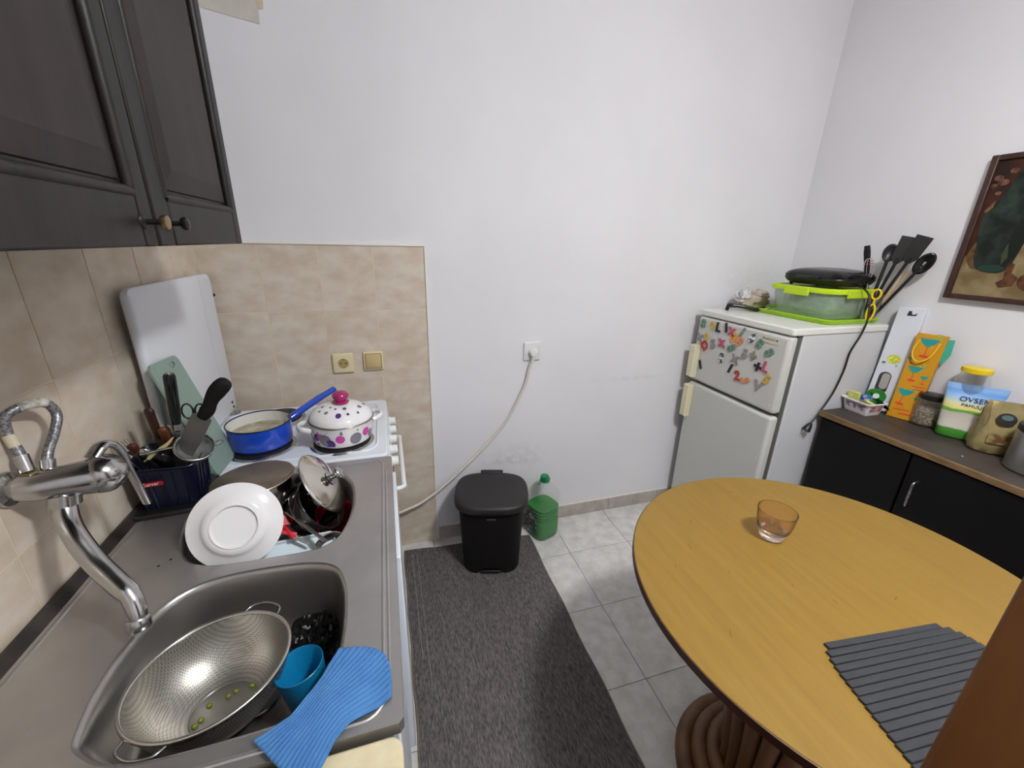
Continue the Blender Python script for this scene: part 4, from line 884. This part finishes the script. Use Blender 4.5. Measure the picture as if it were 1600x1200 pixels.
# black wire rack / tongs
tg = thing('black_tongs', 'flat black tongs lying on the fridge left of the tray', 'tongs', (2.31, -.15, FZ))
for s, k in ((0, 0), (1, 1)):
    MB().tube(smooth([(2.262, -.118 - .010 * s, FZ + .002), (2.268, -.116 - .010 * s, FZ + .022), (2.285, -.110 - .012 * s, FZ + .026), (2.335, -.140 - .020 * s, FZ + .022), (2.385, -.170 - .026 * s, FZ + .014), (2.42, -.200 - .02 * s, FZ + .022)], 5), .0045, 8, flat=1.6).build('arm', BLACKG, tg, world=True, sm=60)
MB().tube([(2.372 + .011 * math.cos(a * .4), -.196, FZ + .012 + .0085 * math.sin(a * .4)) for a in range(16)], .0022, 6, close=True).build('ring', BLACKP, tg, world=True, sm=60)
bgd = thing('bread_bag', 'crumpled clear bag of brown bread behind the black tongs', 'bag', (2.46, -.085, FZ + .0005))
MB().grid(crumple(.088, .034, .038, 21, .16), 32, 16).build('film', mat('bag_film', '#c9bdb2', .25, col2='#a98a72', scale=16, bump=.9, bscale=70), bgd, sm=50)
MB().grid(crumple(.030, .024, .018, 25, .3), 24, 12, TR((-.065, .0, .044)) @ RY(-.4) @ Matrix.Scale(1.3, 4)).build('twisted_end', mat('bag_clear', '#d8d4d2', .2, bump=.8, bscale=80), bgd, sm=40)
MB().grid(crumple(.055, .026, .017, 27, .25), 24, 12, TR((.02, .0, .056))).build('loose_fold', MATS['bag_film'], bgd, sm=40)
MB().prism(rrect(.05, .012, .002), 0, .0006, TR((-.01, -.0335, .030)) @ RX(PI / 2 - .1)).build('print', mat('bag_print', '#6f655c', .6), bgd)
# jar with utensils
JX, JY, JZ = 2.640, -.520, FZ + .0068
jr = thing('utensil_jar', 'clear glass jar holding utensils on the right of the fridge top', 'jar', (JX, JY, JZ))
JA = []
MB().loft([[(r * math.cos(2 * PI * k / 32), r * math.sin(2 * PI * k / 32), z) for k in range(32)] for r, z in ((.024, 0), (.026, .004), (.034, .115), (.035, .118), (.0335, .118), (.0245, .008), (.001, .006))], None, True, False).build('glass', GLASS, jr, sm=50)
def ut(name, label, p1, base=(0, 0), cat='utensil', zb=.012):
    p0 = (JX + base[0], JY + base[1], JZ + zb); d = Vector(p1) - Vector(p0)
    t = thing(name, label, cat, M=frame(p0, d, (.53, -.85, 0)), group='utensils in the jar on the fridge'); return t, d.length
t, L = ut('serving_spoon', 'black serving spoon, leftmost of the broad black heads in the jar', (2.670, -.515, 1.492), (-.008, .006))
MB().tube([(0, 0, 0), (0, 0, L - .065)], .006, 8).build('handle', BLACKP, t, sm=60)
MB().grid(lambda u, v: (.024 * v * math.cos(2 * PI * u), .010 * (1 - v * v), L - .036 + .036 * v * math.sin(2 * PI * u)), 24, 5).build('head', BLACKP, t, sm=70, thick=.003)
for lab, p1, bs, w in (('black slotted turner in the middle of the jar', (2.685, -.556, 1.52), (.0, .010), .048), ('black turner with the tallest square head in the jar', (2.70, -.600, 1.522), (.008, .004), .052)):
    t, L = ut('spatula', lab, p1, bs)
    MB().tube([(0, 0, 0), (0, 0, L - .085)], .006, 8).build('handle', BLACKP, t, sm=60)
    MB().loft([[(-w / 2 * k, -.0015, z), (w / 2 * k, -.0015, z), (w / 2 * k, .0015, z), (-w / 2 * k, .0015, z)] for z, k in ((L - .108, .30), (L - .088, .92), (L - .002, 1.05), (L, 1.0))]).build('head', BLACKP, t)
t, L = ut('slotted_spoon', 'black slotted spoon leaning furthest right in the jar', (2.715, -.640, 1.462), (.012, -.006))
MB().tube([(0, 0, 0), (0, 0, L - .08)], .006, 8).build('handle', BLACKP, t, sm=60)
mb = MB()
mb.grid(lambda u, v: ((.004 + .023 * v) * math.cos(2 * PI * u), .006 * (1 - v), L - .048 + (.009 + .036 * v) * math.sin(2 * PI * u)), 28, 4)
mb.build('head', BLACKG, t, sm=70, thick=.004)
t, L = ut('flat_stirrer', 'black flat-ended stirrer upright at the left of the jar', (2.60, -.462, 1.483), (-.012, -.004))
MB().tube(smooth([(0, 0, 0), (0, 0, L * .5), (0, 0, L)], 4), [.003] * 4 + [.0045, .005, .0055, .006, .005], 10, flat=2.0).build('blade', BLACKM, t, sm=60)
SKW = mat('bamboo', '#b58a52', .6)
for lab, p1, b_ in (('longest pale bamboo skewer in the jar', (2.690, -.578, 1.425), (.010, -.004)), ('bamboo skewer nearest the slotted spoon in the jar', (2.690, -.590, 1.39), (.014, -.010)), ('bamboo skewer behind the turner heads in the jar', (2.675, -.535, 1.40), (.004, .012))):
    t, L = ut('bamboo_skewer', lab, p1, b_, 'skewer')
    MB().tube([(0, 0, 0), (0, 0, L - .012), (0, 0, L)], [.0032, .0032, .0006], 6).build('stick', SKW, t, sm=60)
t, L = ut('balloon_whisk', 'wire whisk with red bands standing in the jar', (2.600, -.485, 1.432), (-.010, .004), 'whisk')
MB().tube([(0, 0, 0), (0, 0, L - .11)], .005, 8).build('handle', CHROME, t, sm=60)
for k in range(5):
    a = PI * k / 5
    MB().tube(smooth([(0, 0, L - .11), (.018 * math.cos(a), .018 * math.sin(a), L - .05), (.014 * math.cos(a), .014 * math.sin(a), L - .010), (0, 0, L), (-.014 * math.cos(a), -.014 * math.sin(a), L - .010), (-.018 * math.cos(a), -.018 * math.sin(a), L - .05), (0, 0, L - .11)], 4), .0008, 5).build('wire', mat('whisk_wire', '#c9c4c4', .3, .5), t, sm=60)
for z, r in ((L - .012, .012), (L - .022, .016)): MB().tube([(p[0], p[1], z) for p in circ(r, 20)], .0013, 6, close=True).build('band', mat('whisk_red', '#a3414c', .4), t, sm=60)
YEL = mat('yellow_plastic', '#e3c414', .35)
ys = thing('yellow_scissors', 'scissors with yellow loop handles in front of the jar', 'scissors', (2.598, -.500, FZ + .0068), group='utensils in the jar on the fridge')
YM = frame((2.604, -.546, FZ + .0075), (.06, .0, 1), (.53, -.85, 0))
for zc, rx, rz_ in ((.042, .012, .034), (.118, .014, .020)):
    MB().tube([(rx * math.cos(a * .3), 0, zc + rz_ * math.sin(a * .3)) for a in range(21)], .0042, 8, YM, close=True).build('loop_handle', YEL, ys, world=True, sm=60)
MB().tube([(0, 0, .074), (0, 0, .100)], .004, 8, YM).build('bridge', YEL, ys, world=True, sm=60)

# ------------------------------------------------------------ sideboard
SX, SY0, SZ2 = 2.412, -.588, .80
sb = thing('sideboard', 'low black cupboard with worn brown top beside the fridge', 'cupboard', (2.58, -1.3, 0))
for q in ((SX + .03, 2.755, SY0 - .035, SY0 - .015, .0, SZ2 - .022), (SX + .03, 2.755, -2.10, -2.08, 0, SZ2 - .022), (SX + .03, 2.755, -2.08, SY0 - .035, .06, .08), (2.745, 2.755, -2.08, SY0 - .035, .08, SZ2 - .022)):
    Bx(*q).build('side_panel', BLKCAB, sb, world=True)
Bx(SX + .012, 2.757, -2.11, SY0, SZ2 - .022, SZ2).build('top', WORNTOP, sb, world=True)
Bx(SX, SX + .012, -2.11, SY0, SZ2 - .0225, SZ2 + .0002).build('edge_strip', EDGEW, sb, world=True, bevel=.002)
for k, (y0, y1, hy) in enumerate(((-.932, SY0 - .012, None), (-1.50, -.940, -.982), (-2.095, -1.508, -1.56))):
    d = Bx(SX + .010, SX + .029, y0, y1, .07, SZ2 - .030).build('door', BLKCAB, sb, world=True, bevel=.003)
    if hy: MB().tube(smooth([(SX + .010, hy, .682), (SX - .014, hy, .680), (SX - .017, hy, .66), (SX - .017, hy, .605), (SX - .014, hy, .585), (SX + .010, hy, .583)], 3), .0042, 8).build('handle', CHROME2, d, world=True, sm=60)
Bx(SX + .05, 2.74, -2.05, SY0 - .04, 0, .058).build('plinth', BLKCAB, sb, world=True)

# tall white box leaning on the wall behind
A = Vector((2.652, -.598, SZ2 + .004)); up = Vector((.066, .008, .44)); ww = Vector((.022, -.08, 0))
bxM = frame(A, ww.cross(up), ww)
hgt, wid = up.length, .088
wx = thing('tall_white_box', 'tall white carton with a lemon print leaning in the corner by the fridge', 'box', M=bxM)
yy = (bxM.to_3x3().inverted() @ up); sgn = 1 if yy.y > 0 else -1
MB().box(0, wid, 0, sgn * hgt, -.035, 0).build('carton', mat('carton_white', '#d5d8e0', .5), wx, bevel=.002)
zf = .0006
face = 1
nf = (bxM.to_3x3() @ Vector((0, 0, 1)))
if nf.dot(Vector(CAM) - A) < 0: face = -1
zz = .0006 if face > 0 else -.0356
def onbox(n, poly, m, dz=0): return MB().prism([(x, sgn * y) for x, y in poly], zz - .0003 + dz * face, zz + .0003 + dz * face).build(n, m, wx)
onbox('lemon_print', [(.046 + x, .225 + y) for x, y in circ(.023, 24, .019)], mat('lemon_print', '#c3c832', .5, col2='#dfe08a', scale=90, lo=.5, hi=.6))
onbox('leaf_print', [(.018 + x, .206 + y) for x, y in circ(.007, 12, .005)], mat('leaf_print', '#4e7a52', .5))
onbox('leaf_print', [(.062 + x, .200 + y) for x, y in circ(.005, 12, .005)], mat('leaf_pale', '#a9bba8', .5))
onbox('window_print', [(.040 + x, .120 + y) for x, y in rrect(.042, .095, .02)], mat('window_dark', '#3a3a3c', .2))
onbox('jar_print', [(.044 + x, .127 + y) for x, y in rrect(.028, .07, .013)], mat('jar_pale', '#a39d98', .3), .0005)
onbox('logo_print', [(.034, .410), (.062, .412), (.066, .424), (.056, .417), (.048, .418), (.046, .430), (.036, .430)], mat('logo_ink', '#2a2b2f', .5))
# small white basket with sachets
sbk = thing('white_basket', 'small white plastic basket with floral panels on the cupboard', 'basket', (2.583, -.642, SZ2 + .0005), -.06)
WPB = mat('basket_white', '#e4e2e0', .4)
MB().loft([[(x, y, z) for x, y in rrect(.074 + 2 * i, .094 + 2 * i, .008)] for z, i in ((0, 0), (.002, .001), (.050, .009), (.052, .016), (.055, .016), (.055, .008), (.05, .006), (.004, -.001))]).build('tub', WPB, sbk, sm=40)
FLW = mat('floral_print', '#6d5f6e', .5, col2='#d7c6ce', scale=55, detail=4, lo=.42, hi=.58)
FLW2 = mat('floral_red', '#a14f63', .5, col2='#d7b6bc', scale=60, detail=4, lo=.42, hi=.6)
MB().loft([[(-.0376 - .0075 * q, -.040 - .004 * q, .008 + .036 * q), (-.0376 - .0075 * q, .040 + .004 * q, .008 + .036 * q), (-.0386 - .0075 * q, .040 + .004 * q, .008 + .036 * q), (-.0386 - .0075 * q, -.040 - .004 * q, .008 + .036 * q)] for q in (0, 1)]).build('floral_panel', FLW, sbk)
MB().loft([[(-.028 - .004 * q, -.0476 - .0075 * q, .008 + .036 * q), (.028 + .004 * q, -.0476 - .0075 * q, .008 + .036 * q), (.028 + .004 * q, -.0486 - .0075 * q, .008 + .036 * q), (-.028 - .004 * q, -.0486 - .0075 * q, .008 + .036 * q)] for q in (0, 1)]).build('floral_panel', FLW2, sbk)
TEA = mat('tea_yellow', '#cfd07e', .55, col2='#b7bb5c', scale=70)
for lab, c, r, sz in (('pale yellow-green tea packet standing at the left of the white basket', (2.572, -.606, SZ2 + .050), (0, -.1, .1), (.018, .045, .062)), ('pale yellow sachet tilted at the front of the white basket', (2.573, -.672, SZ2 + .052), (.5, .15, .7), (.040, .045, .012))):
    o = Bx(-sz[0] / 2, sz[0] / 2, -sz[1] / 2, sz[1] / 2, -sz[2] / 2, sz[2] / 2).build('tea_packet', TEA, None, bevel=.003)
    o.matrix_world = TR(c) @ RZ(r[2]) @ RX(r[0]) @ RY(r[1]); tag(o, lab, 'packet')
o = MB().grid(crumple(.018, .022, .013, 31, .25), 24, 12).build('blue_sachet', mat('blue_sachet', '#2a4ea8', .4, col2='#9db6dc', scale=60, lo=.45, hi=.6), None, sm=45); o.location = (2.590, -.640, SZ2 + .050); tag(o, 'small blue sachet between the yellow packets in the basket', 'sachet')
td = thing('tape_dispenser', 'green plastic tape dispenser sticking up out of the white basket', 'tape dispenser', M=frame((2.612, -.660, SZ2 + .078), (-.75, -.6, .15), (.25, -.5, .8)))
GRN = mat('bottle_green', '#1f6b2a', .25, coat=.3)
MB().prism([(.034 * math.cos(a * .2), .030 * math.sin(a * .2)) for a in range(0, 26)] + [(.040, -.02), (.062, -.034), (.030, -.034)], -.008, .008, RZ(-1.2)).build('shell', GRN, td, bevel=.002)
MB().lathe([(.011, -.0088), (.011, .0095), (.0005, .0095)], 20).build('hub', mat('hub_pale', '#c7d3c5', .5), td)
# yellow gift bag
A = Vector((2.648, -.698, SZ2 + .001)); wv = Vector((.024, -.080, 0)); uv = Vector((.045, .026, .352))
gM = frame(A, wv.cross(uv), wv)
gb = thing('yellow_gift_bag', 'tall yellow gift bag printed with cocktail glasses against the wall', 'gift bag', M=gM)
yy = gM.to_3x3().inverted() @ uv; sg = 1 if yy.y > 0 else -1; gh = uv.length; gw = .088
fz = 1 if (gM.to_3x3() @ Vector((0, 0, 1))).dot(Vector(CAM) - A) > 0 else -1
YB = mat('bag_yellow', '#c68d12', .45)
MB().loft([[(0, sg * y, 0), (gw + e, sg * y, 0), (gw + e, sg * y, -fz * d), (0, sg * y, -fz * d)] for y, d, e in ((0, .04, 0), (gh * .5, .034, .002), (gh, .020, .004))], None, True, False).build('bag', YB, gb, bevel=.001)
TEAL = mat('print_teal', '#1f8f8c', .45); PRED = mat('print_red', '#cf3a2c', .45); LIMEP = mat('print_lime', '#c2a93c', .45, col2='#8a8a3a', scale=120)
def gp_(n, poly, m, dz=.0006): return MB().prism([(x, sg * y) for x, y in poly], fz * .0001, fz * (.0001 + dz)).build(n, m, gb)
def cocktail(cx, cy, s, a):
    ca, sa = math.cos(a), math.sin(a)
    T = lambda P: [(cx + s * (x * ca - y * sa), cy + s * (x * sa + y * ca)) for x, y in P]
    gp_('lime_print', T([(.018 + x, .030 + y) for x, y in circ(.013, 18)]), LIMEP, .0004)
    gp_('glass_print', T([(-.024, .026), (.024, .026), (.015, .010), (.003, 0), (-.003, 0), (-.015, .010)]), TEAL)
    gp_('stem_print', T([(-.0012, 0), (.0012, 0), (.0012, -.030), (-.0012, -.030)]), PRED, .0005)
    gp_('foot_print', T([(x, -.031 + y) for x, y in circ(.013, 16, .0045)]), PRED, .0007)
cocktail(.044, .305, 1.25, .0); cocktail(.034, .195, 1.0, 0.0); cocktail(.030, .095, 1.1, -.1); cocktail(.070, .175, .55, .05); cocktail(.074, .085, .5, 0); cocktail(.012, .245, .4, .2)
gp_('script_print', [(.045, .138), (.084, .142), (.084, .146), (.045, .142)], PRED); gp_('script_print', [(.048, .126), (.082, .130), (.082, .134), (.048, .130)], PRED)
gp_('script_print', [(.015, .034), (.065, .038), (.065, .042), (.015, .038)], PRED); gp_('script_print', [(.035, .018), (.080, .020), (.080, .026), (.035, .023)], PRED)
MB().tube([(x, sg * y, fz * z) for x, y, z in [tuple(p) for p in smooth([(.016, gh - .025, .001), (.008, gh - .07, .012), (.020, gh - .105, .018), (.042, gh - .112, .018), (.066, gh - .085, .012), (.076, gh - .03, .001)], 5)]], .0034, 8).build('ribbon_handle', mat('ribbon_yellow', '#dcae16', .3, coat=.2), gb, sm=60)
MB().prism([(gw * .3, sg * (gh - .02)), (gw + .022, sg * (gh - .01)), (gw + .026, sg * (gh - .07)), (gw + .012, sg * (gh - .11)), (gw, sg * (gh - .1))], -fz * .012, -fz * .016).build('back_panel', mat('bag_teal', '#41a58e', .45), gb)
# jar with yellow lid (behind) and jar of grain
def jar(name, label, c, r, h, lidm, lh, fill, fh, cat='jar'):
    t = thing(name, label, cat, c)
    MB().loft([[(q * math.cos(2 * PI * k / 40), q * math.sin(2 * PI * k / 40), z) for k in range(40)] for q, z in ((r * .9, 0), (r, .006), (r, h * .82), (r * .86, h * .93), (r * .84, h), (r * .81, h), (r * .83, h * .92), (r * .965, h * .81), (r * .965, .010), (.001, .007))], None, True, False).build('glass', GLASS, t, sm=45)
    MB().lathe([(r * .93, h - lh * .5), (r * .95, h - lh * .45), (r * .95, h + lh * .45), (r * .90, h + lh * .5), (.0005, h + lh * .5)], 40).build('lid', lidm, t, sm=40)
    if fill: MB().lathe([(r * .93, .009), (r * .955, .014), (r * .955, fh), (r * .5, fh + .004), (.0005, fh + .002)], 36).build('contents', fill, t, sm=40)
    return t
GRAIN = mat('oat_grain', '#d2c4ae', .8, col2='#8f8270', scale=130, detail=3, lo=.4, hi=.6, bump=1.0, bscale=160)
jar('grain_jar', 'squat glass jar of oat grain with a dark lid beside the gift bag', (2.690, -.806, SZ2 + .0005), .042, .120, mat('dark_lid', '#2c2826', .35, .3), .020, GRAIN, .072)
jar('yellow_lid_jar', 'taller glass jar with a flat yellow lid behind the oat packet', (2.705, -.893, SZ2 + .0005), .044, .255, YEL, .018, None, 0)
# oat flakes packet
A = Vector((2.640, -.870, SZ2 + .001))
oM = TR(A) @ RZ(math.atan2(-.095, .060)) @ RX(-.06)
ob = thing('oat_packet', 'blue white and green packet of oat flakes on the cupboard', 'packet', M=oM)
OATM = bpy.data.materials.new('oat_packet_print'); OATM.use_nodes = True
nt = OATM.node_tree; N = nt.nodes; Lk = nt.links; bs = N['Principled BSDF']; bs.inputs['Roughness'].default_value = .32
tc = N.new('ShaderNodeTexCoord'); sp_ = N.new('ShaderNodeSeparateXYZ'); Lk.new(tc.outputs['Object'], sp_.inputs[0])
mr = N.new('ShaderNodeMapRange'); mr.inputs['From Max'].default_value = .20; Lk.new(sp_.outputs[2], mr.inputs['Value'])
nz = N.new('ShaderNodeTexNoise'); nz.inputs['Scale'].default_value = 16; Lk.new(tc.outputs['Object'], nz.inputs['Vector'])
ad = N.new('ShaderNodeMath'); ad.operation = 'MULTIPLY_ADD'; ad.inputs[1].default_value = .10; Lk.new(nz.outputs['Fac'], ad.inputs[0]); Lk.new(mr.outputs['Result'], ad.inputs[2])
rp = N.new('ShaderNodeValToRGB'); Lk.new(ad.outputs[0], rp.inputs['Fac']); Lk.new(rp.outputs['Color'], bs.inputs['Base Color'])
els = [(0, '#3f8a2c'), (.22, '#4c9a34'), (.24, '#d6d3c8'), (.36, '#cfcabd'), (.55, '#b9b3a6'), (.56, '#5f9a3a'), (.61, '#6aa348'), (.62, '#e0d27a'), (.72, '#d9d8a8'), (.82, '#9cc0e4'), (.95, '#5f95d8'), (1, '#86b0e2')]
while len(rp.color_ramp.elements) < len(els): rp.color_ramp.elements.new(.5)
for e_, (p_, c_) in zip(rp.color_ramp.elements, els): e_.position = p_; e_.color = lin(c_)
def pillow(w, d, h, zs, seed=1, am=.004):
    r = random.Random(seed); rg_ = []
    for z, kw, kd in zs:
        rg_.append([(x * kw + r.uniform(-am, am), y * kd + r.uniform(-am, am) * .6, z * h) for x, y in superell(w / 2, d / 2, 2.8, 36)])
    return rg_
MB().loft(pillow(.150, .060, .205, ((0, .80, .85), (.03, .88, 1), (.2, .92, 1.05), (.4, .95, 1.0), (.6, .97, .8), (.8, 1.0, .45), (.93, 1.03, .12), (1, 1.05, .05)), 4, .0015)).build('pouch', OATM, ob, sm=60, origin=None)
ob.location = oM @ Vector((.068, 0, 0)); RM[ob.name] = ob.matrix_basis.copy(); RM[ob.name].translation = ob.location
INK = mat('ink_navy', '#22335c', .5)
fs = RM[ob.name]
text('OVSENE', .026, INK, ob, fs @ TR((.010, -.0205, .152)) @ RX(PI / 2 - .18), ext=.0006)
text('PAHULJICE', .016, INK, ob, fs @ TR((.010, -.0245, .131)) @ RX(PI / 2 - .15), ext=.0006)
# gold bag
gg = thing('gold_coffee_bag', 'crumpled gold foil bag with a dark round label on the cupboard', 'bag', (2.648, -1.028, SZ2 + .0005), -.85)
GOLD = mat('gold_foil', (.38, .31, .14), .38, .35, col2=(.22, .17, .075), scale=14, detail=5, bump=.9, bscale=38)
MB().loft(pillow(.122, .080, .185, ((0, .82, .8), (.03, .95, 1), (.12, 1.02, 1.08), (.25, 1.0, 1.1), (.4, .94, 1.0), (.55, .88, .85), (.7, .84, .6), (.85, .86, .35), (.95, .84, .16), (1, .80, .10)), 9, .004)).build('pouch', GOLD, gg, sm=35)
MB().prism(circ(.024, 28, .022), 0, .002, TR((-.004, -.0345, .132)) @ RX(PI / 2 - .25)).build('round_label', mat('label_dark', '#2b2422', .4), gg)
MB().prism([(x, .006 + y) for x, y in circ(.014, 20, .009)], .002, .003, TR((-.004, -.0345, .132)) @ RX(PI / 2 - .25)).build('label_mark', mat('label_teal', '#4d6a68', .4), gg)
for k in range(2): Bx(-.014, .014, -.0008, .0008, 0, .0006).add([], []).build('label_line', mat('label_white', '#cfc9c0', .5), gg).matrix_local = TR((-.004, -.0375, .124 - k * .006)) @ RX(PI / 2 - .25)
MB().grid(lambda u, v: (-.035 + .07 * u, -.0475 - .004 * math.sin(PI * u) , .045 + .035 * v), 6, 4).build('print', mat('bag_picture', '#6b4b2a', .45, col2='#9a8a5a', scale=40, lo=.4, hi=.6), gg, sm=40)
# steel canister at the right edge of the picture
ca = thing('steel_canister', 'brushed steel canister with a black band at the right edge', 'canister', (2.597, -1.160, SZ2 + .0005))
MB().lathe([(.066, 0), (.070, .004), (.070, .128), (.068, .130), (.0005, .130)], 44).build('body', mat('brushed_steel', (.42, .41, .40), .3, .95), ca, sm=40)
MB().lathe([(.069, .130), (.071, .132), (.071, .150), (.060, .156), (.0005, .157)], 44).build('lid', BLACKP, ca, sm=40)
MB().lathe([(.008, .156), (.012, .160), (.012, .172), (.0005, .174)], 18).build('knob', BLACKP, ca, sm=50)
o = MB().lathe([(.0005, 0), (.003, .0006), (.002, .0016), (.0005, .002)], 8).build('white_crumb', mat('crumb_white', '#e2ddd4', .6), None, sm=60); o.location = (2.500, -1.03, SZ2 + .0003)
tag(o, 'tiny white crumb on the brown cupboard top', 'crumb')

# ------------------------------------------------------------ painting
PY0, PY1, PZ0, PZ1 = -1.26, -.699, 1.296, 1.791
pa = thing('framed_painting', 'framed still life painting of a green bottle on the right wall', 'painting', (2.745, -.98, PZ0))
FRM = mat('frame_wood', (.034, .012, .008), .45, col2=(.058, .023, .014), scale=20)
PX = 2.735
for q in ((PY1 - .020, PY1, PZ0, PZ1), (PY0, PY0 + .020, PZ0, PZ1), (PY0 + .02, PY1 - .02, PZ0, PZ0 + .018), (PY0 + .02, PY1 - .02, PZ1 - .018, PZ1)):
    Bx(PX, 2.7595, *q).build('frame_rail', FRM, pa, world=True, bevel=.003)
Bx(PX + .009, 2.757, PY0 + .015, PY1 - .015, PZ0 + .015, PZ1 - .015).build('canvas', mat('canvas_brown', (.060, .017, .008), .6, spec=.25, col2=(.018, .009, .006), scale=14, detail=7), pa, world=True)
PT = Matrix(((0, 0, -1, PX + .009), (-1, 0, 0, 0), (0, 1, 0, 0), (0, 0, 0, 1)))
def paint(n, pts, m, k): MB().prism([(-y, z) for y, z in pts], .0003 * k, .0003 * k + .0004, PT).build(n, m, pa, world=True)
paint('painted_table', [(-.719, PZ0 + .018), (-.719, 1.448), (-.738, 1.470), (-.85, 1.50), (-1.0, 1.51), (-1.24, 1.50), (-1.24, PZ0 + .018)], mat('paint_cream', (.27, .21, .11), .6, spec=.25, col2=(.15, .105, .045), scale=16, detail=7), 1)
paint('painted_shadow', [(-.722, 1.445), (-.735, 1.50), (-.79, 1.49), (-.78, 1.40), (-.745, 1.41)], mat('paint_umber', (.07, .03, .012), .6, spec=.25, col2=(.15, .085, .035), scale=40, detail=6), 2)
bot = smooth([(-.812, 1.742, 0), (-.785, 1.735, 0), (-.772, 1.67, 0), (-.742, 1.62, 0), (-.730, 1.575, 0), (-.740, 1.50, 0), (-.748, 1.44, 0), (-.765, 1.408, 0), (-.81, 1.395, 0), (-.845, 1.41, 0), (-.858, 1.46, 0), (-.868, 1.56, 0), (-.862, 1.63, 0), (-.838, 1.68, 0), (-.832, 1.735, 0)], 4, True)
paint('painted_bottle', [(p.x, p.y) for p in bot], mat('paint_bottle', (.008, .010, .008), .55, spec=.25, col2=(.026, .042, .030), scale=18, detail=7, lo=.42, hi=.68), 3)
paint('painted_glint', [(-.825, 1.50), (-.818, 1.46), (-.826, 1.425), (-.836, 1.45)], mat('paint_glint', (.06, .075, .03), .5, spec=.25, col2=(.025, .035, .02), scale=40, detail=6), 5)
paint('painted_base', [(p[0] - .803, p[1] + 1.413) for p in circ(.036, 20, .012)], mat('paint_teal', (.016, .040, .030), .55, spec=.25), 4)
FRU = mat('paint_fruit', (.05, .017, .008), .6, spec=.25, col2=(.12, .05, .02), scale=40, detail=6)
paint('painted_fruit', [(-.83, 1.364), (-.846, 1.378), (-.843, 1.415), (-.850, 1.437), (-.863, 1.428), (-.862, 1.400), (-.883, 1.384), (-.875, 1.356), (-.843, 1.347)], FRU, 4)
paint('painted_fruit', [(p[0] - .925, p[1] + 1.375) for p in circ(.042, 22, .034)], FRU, 4)
paint('painted_fruit', [(p[0] - 1.06, p[1] + 1.40) for p in circ(.07, 22, .05)], mat('paint_orange', (.16, .055, .015), .6, spec=.25, col2=(.08, .03, .01), scale=20, detail=6), 4)
RDP = mat('paint_red', (.075, .022, .013), .6, spec=.25, col2=(.19, .10, .065), scale=70, detail=6)
for (y, z, r) in ((-.735, 1.715, .013), (-.752, 1.700, .015), (-.730, 1.690, .010), (-.770, 1.735, .012), (-.748, 1.665, .009)): paint('painted_blossom', [(p[0] + y, p[1] + z) for p in circ(r, 12, r * .7)], RDP, 2)
paint('painted_leaf', [(-.727, 1.605), (-.742, 1.632), (-.750, 1.640), (-.748, 1.618), (-.736, 1.600)], mat('paint_ochre', (.20, .12, .055), .6, spec=.25, col2=(.08, .045, .02), scale=60, detail=6), 4)
